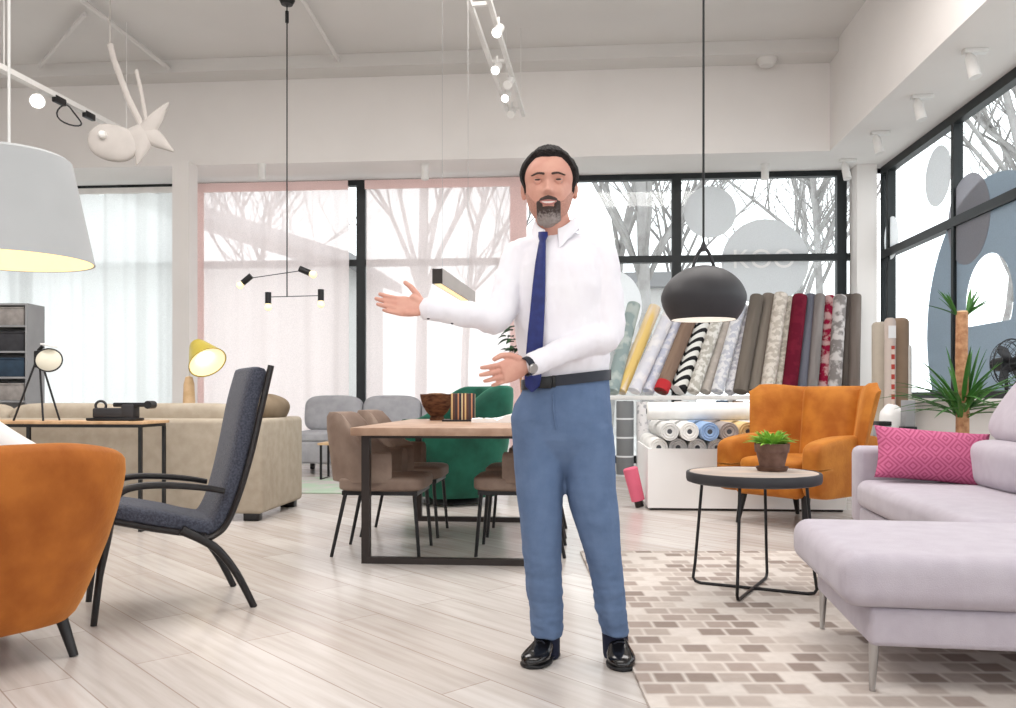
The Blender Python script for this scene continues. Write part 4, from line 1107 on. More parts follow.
part('roll_body', M['binw'], o, lambda b: b.tube([(0, 0, 0), (.01, 0, 0), (1.19, 0, 0), (1.2, 0, 0)], [.066, .076, .076, .066], seg=24))
part('shaded_core', M['grey_dark'], o, lambda b: b.tube([(-.004, 0, 0), (.02, 0, 0)], .022, seg=14))  # dark end fill in place of the hole's shade
M['pinkroll'] = mat('pink cloth', rgb(228, 110, 136), .85)
X, Y = at(640, 6.95)
pk = thing('cloth_bolt', 'short pink bolt of cloth leaning against the left side of the white bin', 'cloth', (X, Y, .0))
pk.rotation_euler = (0, radians(-14), 0)
part('bolt_body', M['pinkroll'], pk, lambda b: b.tube([(0, 0, .06), (0, 0, .33), (0, 0, .34)], [.055, .062, .05], seg=20))
part('bolt_core', M['brown_metal'], pk, lambda b: b.tube([(0, 0, .006), (0, 0, .10)], .036, seg=14))

# ------------------------------------------------------------------ wing armchair on the right
X, Y = at(508 + 2.13 * FPX / 6.12, 6.12)
wa = thing('wing_armchair', 'orange velvet wing armchair standing behind the round side table', 'armchair', (X, Y, 0), TH + math.atan2(-.60, -.80))
wa.scale = (1.07, 1.07, 1.0)
part('seat_base', M['orange'], wa, lambda b: b.box((.0, 0, .30), (.78, .50, .16), bevel=.04, seg=3))
part('seat_cushion', M['orange'], wa, lambda b: b.soft((.06, 0, .42), (.68, .50, .15), 5, nu=18), 180)
for sy in (-1, 1):
    def armf(b):
        def sh(v):
            t = (v.x + .40) / .80
            return Vector((v.x, v.y + sy * .02 * smoothstep(0, 1, t), v.z - .03 * smoothstep(.55, 1, t) * (1 if v.z > 0 else 0)))
        b.soft((0, sy * .315, .435), (.80, .14, .42), 7, nu=18, fn=sh)
    part('armrest', M['orange'], wa, armf, 180)
def wingback(b):
    rings = []; N = 40
    for i in range(N + 1):
        s = -1 + 2 * i / N; e = abs(s)
        # plan curve: flat middle, wings bending forward
        yv = s * .44 if e < .55 else math.copysign(.242 + (e - .55) / .45 * .225, s)
        fw = .27 * smoothstep(.5, 1.05, e)
        ztop = 1.0 + .02 * smoothstep(.5, .8, e) - .06 * smoothstep(.88, 1.0, e)
        z0 = .40 + .16 * smoothstep(.6, .9, e)
        th = .13 + .02 * smoothstep(.55, .8, e) - .03 * smoothstep(.85, 1, e); ring = []
        seam = .04 * math.exp(-((e - .46) / .045) ** 2) - .02 * (1 - smoothstep(.3, .44, e))
        edge = 1 if e < .97 else .6
        for (q, t) in ((1, 0), (1, .2), (1, .4), (1, .6), (1, .8), (.9, .94), (.55, .99), (0, 1.0), (-.55, .99), (-.9, .94), (-1, .8), (-1, .5), (-1, .2), (-1, 0)):
            z = z0 + (ztop - z0) * t; lean = -.16 * (z - .40)
            k = q * th / 2 * edge - (seam if q > 0 else 0)
            ring.append(Vector((-.30 + fw + lean + k * (1 - .4 * e), yv * (1 + .10 * t) - math.copysign(k * .7, s) * smoothstep(.45, .7, e), z)))
        rings.append(ring)
    b.rings(rings)
part('backrest', M['orange'], wa, wingback, 70)
for sx in (-1, 1):
    for sy in (-1, 1):
        part('leg', M['black_wood'], wa, lambda b: b.tube([(sx * .29, sy * .24, .24), (sx * .33 + (.0 if sx > 0 else -.03), sy * .26, 0)], [.03, .014], seg=12))

# ------------------------------------------------------------------ round side table, pot
X, Y = at(753, 3.95)
rt = thing('side_table', 'round side table with dark rim and crossed wire legs on the patchwork rug', 'table', (X, Y, .013), TH)
M['stone_top'] = pattern_mat('grey beige inlaid top', rgb(196, 178, 164), rgb(168, 158, 152), 3.0, (1, 5, 1), .4, .6)
part('table_rim', M['lamp_black'], rt, lambda b: b.lathe([(.0, .504), (.288, .504), (.305, .51), (.309, .522), (.309, .549), (.305, .555), (.294, .555), (.292, .55), (0, .55)], 64))
part('tabletop', M['stone_top'], rt, lambda b: b.lathe([(0, .549), (.2925, .549), (.2925, .5545), (0, .5545)], 64))
for (a, rtop, rbot) in ((radians(153), .24, .285), (radians(240), .24, .285)):
    ca, sa = cos(a), sin(a)
    pts = []
    for (r_, z) in ((rtop, .508), (rtop + .035, .10), (rbot, .03), (rbot - .012, .012), (rbot - .04, .006)): pts.append((r_ * ca, r_ * sa, z))
    for (r_, z) in ((rbot - .04, .006), (rbot - .012, .012), (rbot, .03), (rtop + .035, .10), (rtop, .508)): pts.append((-r_ * ca, -r_ * sa, z))
    part('wire_leg', M['black'], rt, lambda b: b.tube(pts, .0075, seg=10))
X2, Y2 = at(772, 4.0)
pp_ = thing('potted_plant', 'small bright green plant in a brown clay pot on the round side table', 'plant', (X2, Y2, .5685))
part('saucer', M['terra'], pp_, lambda b: b.lathe([(0, 0), (.066, 0), (.078, .02), (.07, .02), (.062, .008), (0, .008)], 30))
part('pot', M['terra'], pp_, lambda b: b.lathe([(0, .009), (.055, .009), (.072, .085), (.073, .09), (.079, .09), (.082, .13), (.075, .13), (.07, .095), (0, .11)], 32))
part('soil', M['soil'], pp_, lambda b: b.lathe([(0, .118), (.072, .118), (.07, .105), (0, .105)], 24))
def tuft(b):
    rr = random.Random(8)
    for k in range(80):
        a = rr.uniform(0, 2 * pi); e = rr.uniform(.35, 1.45)
        leaf_blade(b, (.025 * cos(a), .025 * sin(a), .115), (cos(a) * cos(e), sin(a) * cos(e), sin(e) + .1), rr.uniform(.085, .135), .030, .35, fold=.2)
part('foliage', M['leaf_light'], pp_, tuft, 60)['kind'] = 'stuff'

# ------------------------------------------------------------------ patchwork rug
rgx, rgy = at(508 + .42 * FPX / 3.4, 3.4)
rug = part('rug', M['rug'], None, lambda b: bx(b, 0, 3.4, -2.2, 1.54, .0005, .0125, .003))
tag(rug, 'beige patchwork rug under the round side table and the lilac sofa', 'rug'); rug.location = (rgx, rgy, 0); rug.rotation_euler = (0, 0, TH - radians(.2))

# ------------------------------------------------------------------ lilac corner sofa
ox, oy = at(508 + 1.065 * FPX / 2.545, 2.545)
ls = thing('corner_sofa', 'lilac grey corner sofa with chaise on slim steel legs', 'sofa', (ox, oy, 0), TH - radians(8.6))
def fr_(b):
    b.box((.93, .41, .215), (1.78, .76, .12), bevel=.02, seg=3); b.box((1.22, 1.62, .215), (1.18, 1.76, .12), bevel=.02, seg=3)
part('sofa_frame', M['lilac'], ls, fr_)
part('chaise_cushion', M['lilac'], ls, lambda b: b.box((.905, .41, .358), (1.91, .84, .165), bevel=.06, seg=6), 180)
part('seat_cushion', M['lilac'], ls, lambda b: b.box((1.065, 1.655, .358), (.93, 1.63, .165), bevel=.06, seg=6), 180)
part('armrest', M['lilac'], ls, lambda b: b.box((1.10, 2.55, .40), (.98, .15, .46), bevel=.045, seg=4), 180)
part('sofa_back', M['lilac'], ls, lambda b: b.box((1.70, 1.3, .42), (.22, 2.6, .46), bevel=.05, seg=4), 180)
for (y0, y1) in ((1.62, 2.46), (.86, 1.60)):
    bcu = part('back_cushion', M['lilac'], ls, lambda b: b.soft((1.36, (y0 + y1) / 2, .555), (.44, y1 - y0, .27), 4, nu=20), 180)
    part('headrest', M['lilac'], bcu, lambda b: b.soft((1.43, (y0 + y1) / 2, .865), (.20, y1 - y0 - .02, .48), 3.2, nu=20, rot=Matrix.Rotation(radians(34), 4, 'Y')), 180)
for (x, y) in ((.06, .06), (.06, .76), (1.75, .06), (.70, 2.42), (1.72, 2.45)):
    part('leg', M['steel'], ls, lambda b: b.tube([(x, y, .16), (x - .006, y - .003, .014)], [.016, .009], seg=14))
cpos = Matrix.Translation((ox, oy, 0)) @ Matrix.Rotation(TH - radians(8.6), 4, 'Z') @ Vector((.98, 2.36, .44))
pc = thing('throw_pillow', 'pink diamond woven pillow leaning on the far arm of the lilac sofa', 'pillow', cpos, TH - radians(14))
part('pillow_cover', M['pink'], pc, lambda b: pillow(b, (0, -.03, .15), .60, .33, .17, Matrix.Rotation(radians(-30), 4, 'X') @ Matrix.Rotation(radians(5), 4, 'Y')), 180)

# ------------------------------------------------------------------ yucca, fan, corner things
X, Y = at(962, 6.35)
yu = thing('potted_yucca', 'tall yucca plant with bare trunk and two leaf tufts behind the lilac sofa', 'plant', (X, Y, 0))
part('pot', M['lamp_black'], yu, lambda b: b.lathe([(0, 0), (.15, 0), (.19, .36), (.175, .36), (.16, .32), (0, .32)], 30))
zt2 = 1.56
part('trunk', M['bark'], yu, lambda b: b.tube([(0, 0, .3), (.004, 0, .8), (-.004, 0, 1.2), (0, 0, zt2)], [.05, .046, .043, .042], seg=14))
part('trunk_cut', M['pale_wood'], yu, lambda b: b.tube([(0, 0, zt2 - .002), (0, 0, zt2 + .01)], [.041, .036], seg=14))
def yleaves(b):
    rr = random.Random(12)
    for k in range(60):
        a = 2.399 * k; e = rr.uniform(.05, 1.42)
        L = rr.uniform(.36, .58) * (1.0 if e < 1.0 else 1.1)
        leaf_blade(b, (.05 * cos(a), .05 * sin(a), rr.uniform(.76, .92)), (cos(a) * cos(e), sin(a) * cos(e), sin(e)), L, .034, .2, n=8)
part('lower_foliage', M['leaf'], yu, yleaves, 60)
def yleaves2(b):
    rr = random.Random(3)
    for s_ in (-1, 1):
        for k in range(10):
            a = (0 if s_ > 0 else pi) + rr.uniform(-1.2, 1.2); e = rr.uniform(.45, 1.3)
            leaf_blade(b, (s_ * .045, 0, zt2 - .02), (cos(a) * cos(e), sin(a) * cos(e) * .8, sin(e)), rr.uniform(.16, .27), .03, .12, n=7)
part('upper_foliage', M['leaf'], yu, yleaves2, 60)

X, Y = at(1012, 6.7)
fan = thing('pedestal_fan', 'black wire cage pedestal fan behind the backrest of the lilac sofa', 'fan', (X, Y, 0), TH + radians(20))
fz = zz(364, 6.7)
part('base', M['black'], fan, lambda b: b.lathe([(0, 0), (.2, 0), (.2, .02), (.03, .05), (0, .05)], 30))
part('pole', M['black'], fan, lambda b: b.cyl((0, .05, .04), (0, .05, fz - .05), .014))
def cage(b):
    R_ = .20
    for (y, r_) in ((-.09, .07), (-.08, .13), (-.05, .18), (0, R_), (.05, .18), (.08, .11)):
        b.tube([(r_ * cos(2 * pi * k / 36), y, fz + r_ * sin(2 * pi * k / 36)) for k in range(36)], .003 if r_ < .19 else .006, seg=6, close=True)
    for k in range(20):
        a = 2 * pi * k / 20; ca, sa = cos(a), sin(a)
        b.tube([(r_ * ca, y, fz + r_ * sa) for (y, r_) in ((-.095, .03), (-.09, .07), (-.08, .13), (-.05, .18), (0, R_), (.05, .18), (.08, .11))], .0022, seg=5)
part('cage', M['black'], fan, cage)
part('motor', M['black'], fan, lambda b: (b.tube([(0, -.10, fz), (0, -.095, fz), (0, -.03, fz)], [.05, .06, .06], seg=20), b.tube([(0, .03, fz), (0, .16, fz)], [.07, .05], seg=20)))
for k in range(4):
    a = 2 * pi * k / 4 + .5
    part('blade', M['lamp_black'], fan, lambda b: b.limb([(.05 * cos(a), 0, fz + .05 * sin(a)), (.11 * cos(a + .2), .0, fz + .11 * sin(a + .2)), (.16 * cos(a + .35), 0, fz + .16 * sin(a + .35))], [(.008, .025), (.006, .05), (.004, .04)], seg=12, up=(0, 1, 0)))

for i, (px, d, r, c, top, lab) in enumerate(((880, 9.75, .09, rgb(206, 194, 178), 322, 'light beige carpet roll standing in the corner by the white column'), (890, 9.38, .06, rgb(214, 198, 188), 318, 'beige carpet roll with a red striped edge in the window corner'),
                                          (900, 9.55, .095, rgb(158, 134, 112), 318, 'brown carpet roll standing in the window corner'), (909, 9.5, .03, rgb(236, 232, 226), 345, 'thin cream roll beside the brown roll in the window corner'))):
    X, Y = at(px, d); H = zz(top, d)
    o = thing('carpet_roll', lab, 'carpet roll', (X, Y, 0), 0, 'rolls in the window corner')
    part('roll_body', mat('corner roll cloth', c, .9), o, lambda b: b.lathe([(0, 0), (r * .97, 0), (r, .01), (r, H - .04), (r * .8, H - .01), (r * .5, H), (0, H)], 22))
    if i == 1:
        M['red_strip'] = pattern_mat('red striped strip', rgb(190, 80, 70), rgb(228, 208, 196), 9, (1, 1, 1), .48, .5, 'grid')
        part('price_tag', M['white'], o, lambda b: b.box((.0, -r - .005, H - .16), (.08, .006, .14)))
        part('edge_strip', M['red_strip'], o, lambda b: b.box((.01, -r - .004, H * .6), (.035, .006, H * .45)))
X, Y = at(912, 7.0)
pl = thing('display_plinth', 'low white plinth behind the pink pillow and the sofa arm', 'plinth', (X, Y, 0), TH)
part('plinth_body', M['white'], pl, lambda b: b.box((0, 0, .29), (.66, .5, .58), bevel=.01))
def onp(px, d): return at(px, d)
X, Y = onp(908, 6.98)
bxx = thing('storage_box', 'dark grey upright box on the white plinth', 'box', (X, Y, .58), TH)
part('box_body', M['grey_mid'], bxx, lambda b: b.box((0, 0, .20), (.085, .085, .22), bevel=.006))
part('box_base', M['black'], bxx, lambda b: b.box((0, 0, .045), (.11, .1, .09), bevel=.006))
X, Y = onp(882, 6.95)
stk = thing('storage_box', 'white box with a black lid on the white plinth beside the orange armchair', 'box', (X, Y, .58), TH)
part('box_body', M['grey_cloth'], stk, lambda b: b.box((0, 0, .05), (.10, .12, .10), bevel=.006))
part('box_lid', M['black'], stk, lambda b: b.box((0, 0, .118), (.106, .13, .036), bevel=.006))
X, Y = onp(893, 7.05)
blk = thing('folded_blanket', 'crumpled white blanket lying on the white plinth', 'blanket', (X, Y, .58), TH)
part('blanket_cloth', M['white'], blk, lambda b: b.soft((.02, .06, .135), (.20, .16, .27), 2.6, nu=18, fn=lambda v: v + Vector((0, 0, .02 * mnoise.noise(v * 18)))), 180)

#PERSON#
# ------------------------------------------------------------------ the man
PD = 2.94
PX0, PY0 = at(560, PD)
man_l = (560 - 508) * PD / FPX
def pp(px, py, dy=0.0):
    d = PD + dy
    return Vector(((px - 508) * d / FPX - man_l, dy, zz(py, d)))
U = PD / FPX                             # metres per picture pixel at the man

# --- head as a height field over a sphere
HC = pp(549.3, 188.3, -.02)                # centre of the head
HYAW = Matrix.Rotation(radians(-5), 3, 'Z')
def g(x, s): return math.exp(-(x / s) ** 2)
def head_point(d, detail=True):
    """d unit vector: x right, -y forward, z up; returns local position in the unturned head"""
    x, y, z = d
    hz = .1365 if z < 0 else .129
    ax, ay = .0815, .102
    X, Y, Z = x * ax, y * ay, z * hz
    if z < 0:
        t = -z
        X *= 1 - .26 * t ** 1.6
        if y > 0: Y *= 1 - .55 * t ** 1.2
        else: Y *= 1 - .10 * t
    sq = 1 + .05 * (abs(x) ** 2) * (1 - abs(z)) + .045 * (abs(y) * abs(z))
    X *= sq; Y *= sq
    if z > 0:
        k = 1 + .21 * sin(pi * min(1, z * 1.05)) * (1 - .15 * z)
        X *= k; Y *= k
    # squarer jaw
    if z < -.2: X *= 1 + .10 * smoothstep(.2, .7, -z) * (1 - smoothstep(.75, 1.0, -z))
    v = Vector((X, Y, Z))
    if detail and y < .25:
        f = smoothstep(.25, -.5, y) if False else max(0.0, min(1.0, (-y + .15) / .5))
        b = 0.0
        b += .007 * g(Z - .024, .012) * g(X, .055)                   # brow
        for s in (-1, 1):
            b -= .011 * g(X - s * .034, .018) * g(Z - .006, .013)    # eye sockets
            b += .006 * g(X - s * .045, .018) * g(Z + .030, .020)    # cheeks lifted by the smile
            b -= .003 * g(X - s * .034, .010) * g(Z + .055, .018)
            b += .010 * g(X - s * .0115, .0075) * g(Z + .036, .008)  # nostrils
        nz = smoothstep(.022, -.030, Z) if False else max(0.0, min(1.0, (.022 - Z) / .052))
        b += .026 * nz * g(X, .0095 + .004 * nz) * (1 if Z > -.036 else g(Z + .036, .006))
        b += .004 * g(X, .03) * g(Z + .060, .010)                    # upper lip
        b += .005 * g(X, .022) * g(Z + .083, .008)                   # lower lip
        b -= .004 * g(X, .024) * g(Z + .0705, .004)
        b += .010 * g(X, .026) * g(Z + .115, .018)                   # chin
        v.y -= b * f
    return v
def head_world(v): return HYAW @ v + HC
NHU, NHV = 220, 160
def head_grid():
    pts = []
    for j in range(NHV + 1):
        th = pi * j / NHV
        for i in range(NHU):
            a = 2 * pi * i / NHU
            pts.append(Vector((sin(th) * sin(a), -sin(th) * cos(a), cos(th))))
    return pts
HG = head_grid()
HP_ = [head_point(d) for d in HG]
def face_y(X, Z):
    best = min((((p.x - X) ** 2 + (p.z - Z) ** 2, p.y) for p in HP_ if p.y < 0), key=lambda q: q[0])
    return best[1]
def head_shell(mask_t, name, m, parent):
    """a layer that follows the head where mask_t(dir, pos) > 0; the value is the thickness"""
    b = MB(); T_ = [mask_t(d, p) for d, p in zip(HG, HP_)]
    outer, keep = [], {}
    for k, (d, p) in enumerate(zip(HG, HP_)):
        n = Vector((d.x / .9, d.y, d.z / 1.25)).normalized()
        outer.append(head_world(p + n * T_[k]))
    used = {}; vs = []; fs = []
    def vid(k):
        if k not in used: used[k] = len(vs); vs.append(outer[k])
        return used[k]
    for j in range(NHV):
        for i in range(NHU):
            q = [j * NHU + i, j * NHU + (i + 1) % NHU, (j + 1) * NHU + (i + 1) % NHU, (j + 1) * NHU + i]
            if max(T_[k] for k in q) > -.0035: fs.append([vid(k) for k in q][::-1])
    b.add(vs, fs); return b.build(name, m, parent, 180)

# --- joints
R_SH, R_EL, R_WR = pp(521, 256, .0), pp(497, 318, -.10), pp(427, 309.5, -.20)
L_SH, L_EL, L_WR = pp(601, 258, -.01), pp(609, 333, -.065), pp(533, 364, -.215)
def hand(b, wrist, F, T_, curl, spread, L=.180, thumb_out=1.0):
    """palm and five bent fingers; F along the fingers, T toward the thumb"""
    F = Vector(F).normalized(); T_ = Vector(T_); T_ = (T_ - F * F.dot(T_)).normalized(); N = F.cross(T_)
    return F, T_, N
def build_hand(b, wrist, F, T_, N, curl, fan=.10, s=1.0, thumb=((.018, .030, .006), (.045, .060, .012), (.070, .076, .010), (.092, .082, .006))):
    F = Vector(F).normalized(); T_ = Vector(T_); T_ = (T_ - F * F.dot(T_)).normalized()
    Nn = F.cross(T_); N = Nn if Nn.dot(Vector(N)) > 0 else -Nn
    def P(f, t, n): return wrist + (F * f + T_ * t + N * n) * s
    # palm
    sec = [(-.03, .026, .019, 0), (0, .027, .018, 0), (.02, .034, .017, .001), (.045, .040, .0155, 0), (.075, .042, .0135, -.001), (.092, .040, .011, -.002)]
    b.tube([P(f, .002, n) for f, a_, c_, n in sec], [(a_ * s, c_ * s) for f, a_, c_, n in sec], seg=20, up=T_)
    b.limb([P(.015, .020, .008), P(.040, .036, .010)], [.015 * s, .0135 * s], seg=12)         # ball of the thumb
    b.limb([P(.02, -.022, .006), P(.06, -.028, .006)], [.013 * s, .011 * s], seg=12)
    fl_ = ((.030, .076, .0092, 0), (.0105, .084, .0094, .02), (-.0095, .078, .0090, .05), (-.028, .060, .0080, .09))
    for k, (t0, L, r, ex) in enumerate(fl_):
        base = Vector((.086 - .004 * abs(k - 1.2), t0, -.001)); p = [base - Vector((.02, 0, 0))]; q = base.copy(); ang = (curl + ex) * .45
        p.append(q.copy())
        for sg, fr in enumerate((.45, .31, .24)):
            dirv = Vector((cos(ang), (t0 / .03) * fan, sin(ang))).normalized()
            q = q + dirv * (L * fr); p.append(q.copy()); ang += (curl + ex) * (.75 if sg == 0 else .55)
        b.limb([P(*v) for v in p], [r * s * k2 for k2 in (1.02, 1.0, .97, .90, .78)], seg=12)
    th_ = [P(*v) for v in thumb]
    b.limb(th_, [.0135 * s, .0115 * s, .0105 * s, .0082 * s], seg=12)
    nails = []
    return P

bd = MB()
# head, ears, neck
rings = []
for j in range(1, NHV):
    rings.append([head_world(HP_[j * NHU + i]) for i in range(0, NHU)])
bd.rings(rings)
for s in (-1, 1):
    ec = Vector((s * .083, .012, -.004))
    M4 = Matrix.Translation(head_world(ec)) @ (HYAW.to_4x4()) @ Matrix.Rotation(radians(s * 22), 4, 'Z') @ Matrix.Rotation(radians(-10), 4, 'X')
    def earfn(v):
        r = sqrt((v.y / .020) ** 2 + ((v.z) / .034) ** 2)
        return Vector((v.x + s * (.006 * smoothstep(.55, .9, r) - .004 * g(r, .4)), v.y * (1.0 - .25 * smoothstep(0, -.034, v.z) if v.z < 0 else 1.0), v.z))
    bd.soft((0, 0, 0), (.020, .042, .070), 2.2, rot=None, nu=10, fn=lambda v: (M4 @ earfn(v)))
bd.limb([pp(551, 214, .005), pp(556, 232, .015), pp(560, 252, .025)], [(.058, .062), (.058, .06), (.064, .064)], seg=24, up=(1, 0, 0))
# trunk, arms and legs under the clothes
def vring(px, py, hw, hd, dy=0.0, tilt=0.0, n=36, e=2.3, slope=0.0):
    c = pp(px, py, dy); out = []
    for k in range(n):
        a = 2 * pi * k / n; ca, sa = cos(a), sin(a)
        q = (abs(ca) ** e + abs(sa) ** e) ** (-1 / e)
        x = ca * q * hw * U
        out.append(Vector((c.x + x, c.y + sa * q * hd, c.z + slope * x)))
    return out
bd.rings([vring(560, 244, 22, .06, .02), vring(560, 258, 36, .075, .01), vring(559, 300, 40, .10), vring(563, 350, 37, .095), vring(562, 395, 40, .10), vring(561, 430, 40, .10)])
for (a_, e_, w_) in ((R_SH, R_EL, R_WR), (L_SH, L_EL, L_WR)):
    bd.limb([a_, a_.lerp(e_, .5), e_], [.042, .040, .036], seg=16)
    bd.limb([e_, e_.lerp(w_, .35), w_], [.036, .036, .025], seg=16)
KR, AR = pp(541, 512, -.02), pp(547, 634, .03); KL, AL = pp(597, 512, -.03), pp(615, 634, .02)
bd.limb([pp(541, 420), pp(541, 465, -.01), KR, pp(543, 560, .0), AR], [.072, .068, .052, .050, .036], seg=18)
bd.limb([pp(583, 420), pp(590, 465, -.01), KL, pp(606, 560, .0), AL], [.072, .068, .050, .040, .032], seg=18)
bd.limb([AR, pp(547, 648, .02)], [.034, .036], seg=14); bd.limb([AL, pp(616, 648, .01)], [.032, .034], seg=14)
# right hand (at the left of the picture): open palm turned to the viewer, thumb up
F1, T1, N1 = Vector((-.97, -.10, .10)), Vector((.22, .45, .86)), Vector((0, -.85, .5))
P1 = build_hand(bd, R_WR + Vector((-.012, 0, .002)), F1, T1, N1, .16, fan=.05, s=.93, thumb=((.012, .028, .004), (.030, .056, .006), (.052, .082, .006), (.074, .098, .004)))
# left hand: reaching across the belt, thumb on top, fingers gently curled
F2, T2, N2 = Vector((-.93, -.22, -.30)), Vector((-.25, -.15, .95)), Vector((.1, .95, .2))
P2 = build_hand(bd, L_WR + Vector((-.022, -.004, -.006)), F2, T2, N2, .42, fan=.09, s=.93, thumb=((.018, .030, -.002), (.045, .052, .0), (.075, .060, .006), (.102, .054, .010)))
me = remesh(bd, 'person', .0032, 2)
person = link('person', me, M['skin'], None, 180)
person.location = (PX0, PY0, 0); person.rotation_euler = (0, 0, TH)
tag(person, 'smiling bearded man in white shirt, navy tie and blue grey trousers presenting the room', 'person')

# --- face
for s in (-1, 1):
    ec = Vector((s * .0355, -.0850, .0055))
    ey = MB(); ey.soft(head_world(ec), (.026, .024, .024), 2, nu=10); eo = ey.build('eye', M['eye'], person, 180)
    ir = MB(); Mi = Matrix.Translation(head_world(ec + Vector((-.0012, -.0108, 0)))) @ HYAW.to_4x4()
    ir.soft((0, 0, 0), (.0165, .004, .0150), 2, nu=6, fn=lambda v: Mi @ v); ir.build('iris', M['iris'], eo, 180)
    for up_, z0_, z1_ in ((1, .0028, .0146), (-1, -.0146, -.0034)):
        lb = MB(); rows = []
        for q in range(7):
            zt3 = z0_ + (z1_ - z0_) * q / 6; row = []
            for k in range(13):
                x = -.0155 + .031 * k / 12; arch = (1 - (x / .0155) ** 2)
                z = zt3 * arch + (.0005) * (1 - arch)
                yy_ = -sqrt(max(1e-7, .0148 ** 2 - min(z * z, .0147 ** 2) - .35 * x * x)) if abs(z) < .0147 else 0
                row.append(head_world(ec + Vector((x, yy_, z))))
            rows.append(row)
        lb.add([p for r_ in rows for p in r_], [[j * 13 + i, j * 13 + i + 1, (j + 1) * 13 + i + 1, (j + 1) * 13 + i] for j in range(6) for i in range(12)])
        lb.build('eyelid', M['skin'], person, 180)
    bw = MB()
    pts = []
    for k in range(7):
        t = k / 6; X_ = s * (.015 + .040 * t); Z_ = .0205 + .0060 * sin(pi * min(1, t * 1.15) * .75) - .004 * t
        Y_ = face_y(X_, Z_) - .0022
        pts.append(head_world(Vector((X_, Y_, Z_))))
    bw.limb(pts, [(.0038 * (1 - .5 * (k / 6) ** 2), .004) for k in range(7)], seg=10, up=(0, 0, 1)); bw.build('eyebrow', M['brow'], person, 180)
def hairmask(d, p):
    az = abs(math.degrees(math.atan2(d.x, -d.y))); z = p.z
    # hairline height by direction
    keys = [(0, .088), (22, .092), (38, .090), (48, .070), (58, .040), (66, .010), (72, -.022), (84, -.030), (90, .012), (100, .030), (112, .0), (125, -.045), (180, -.055)]
    for (a0, h0), (a1, h1) in zip(keys, keys[1:]):
        if a0 <= az <= a1: h = h0 + (h1 - h0) * (az - a0) / (a1 - a0); break
    t = max(-1, min(1, (z - h) / .012))
    th = .0100 + .0105 * max(0, z / .13) ** 1.5 + .002 * mnoise.noise(Vector((d.x * 14, d.y * 5, d.z * 6)))
    if az < 100 and z < .05: th *= .35 + .65 * smoothstep(-.01, .06, z)
    return -.005 + (th + .005) * smoothstep(-1, 1, t)
head_shell(hairmask, 'hair', M['hair'], person)
def goatee(d, p):
    if d.y > .1: return -.006
    x, z = abs(p.x), p.z
    mu = smoothstep(.012, .0, abs(z + .0555 + x * .28) - .004) * smoothstep(.040, .024, x)     # moustache, drooping at the ends
    sd = smoothstep(.010, .0, abs(x - .0305) - .0060) * smoothstep(-.053, -.068, z)              # down both sides of the mouth
    chn = smoothstep(-.078, -.084, z) * smoothstep(.043 - .42 * max(0, -z - .095), .030 - .42 * max(0, -z - .095), x)
    sp_ = smoothstep(.008, .003, x) * smoothstep(-.080, -.086, z)
    m_ = max(mu, sd, chn, sp_)
    return -.006 + .0110 * m_ + (.003 * max(0, (-z - .1) / .03)) * m_
def beard_mat():
    T = NT('dark beard with grey chin'); sp = T.node('ShaderNodeSeparateXYZ'); T.link(T.coord(), sp.inputs[0])
    n = T.noise(T.coord(), 140, 3)
    zc = HC.z
    f = T.math('ADD', T.math('MULTIPLY', T.math('SUBTRACT', zc - .086, sp.outputs[2]), 22.0), T.math('MULTIPLY', T.math('SUBTRACT', n.outputs[0], .5), 1.3))
    T.link(T.ramp(f, [(.15, rgb(66, 52, 48)), (.6, rgb(150, 140, 136)), (1.0, rgb(168, 158, 152))]), T.b.inputs['Base Color'])
    T.b.inputs['Roughness'].default_value = .65; T.bump(n.outputs[0], .6, .01); return T.m
M['beard'] = beard_mat()
head_shell(goatee, 'beard', M['beard'], person)
M['stubble'] = mat('short stubble', rgb(204, 152, 134), .6, rgb(172, 126, 112), 260)
def stub(d, p):
    if d.y > .42: return -.006
    x, z = abs(p.x), p.z
    az = abs(math.degrees(math.atan2(d.x, -d.y)))
    m_ = smoothstep(-.050, -.066, z + (.045 * smoothstep(35, 80, az) * -1)) * smoothstep(.030, .040, x)
    return -.006 + .0072 * m_
head_shell(stub, 'stubble', M['stubble'], person)
mo = MB(); n = 11; pts = []
def mouth_y(x): return -.1045 + x * x * 18
for (zr, name, m_, r_) in ((-.0660, 'lip', 'lip', .0030), (-.0795, 'lip', 'lip', .0042)):
    lb = MB()
    lb.limb([head_world(Vector((x, mouth_y(x), -.0650 + (zr + .0650) * (1 - (x / .029) ** 2)))) for x in [-.027 + .054 * k / 10 for k in range(11)]], [r_ * (1 - .6 * abs(k - 5) / 5) for k in range(11)], seg=8)
    lb.build(name, M[m_], person, 180)
tb = MB(); rows = []
tv = []
for j in range(4):
    for k in range(11):
        x = -.0235 + .047 * k / 10; e = 1 - (x / .0285) ** 2
        tv.append(head_world(Vector((x, mouth_y(x) + .0015, -.0655 - (.0125 * e) * j / 3))))
tb.add(tv, [[j * 11 + k, j * 11 + k + 1, (j + 1) * 11 + k + 1, (j + 1) * 11 + k] for j in range(3) for k in range(10)])
tb.build('teeth', M['tooth'], person, 180)

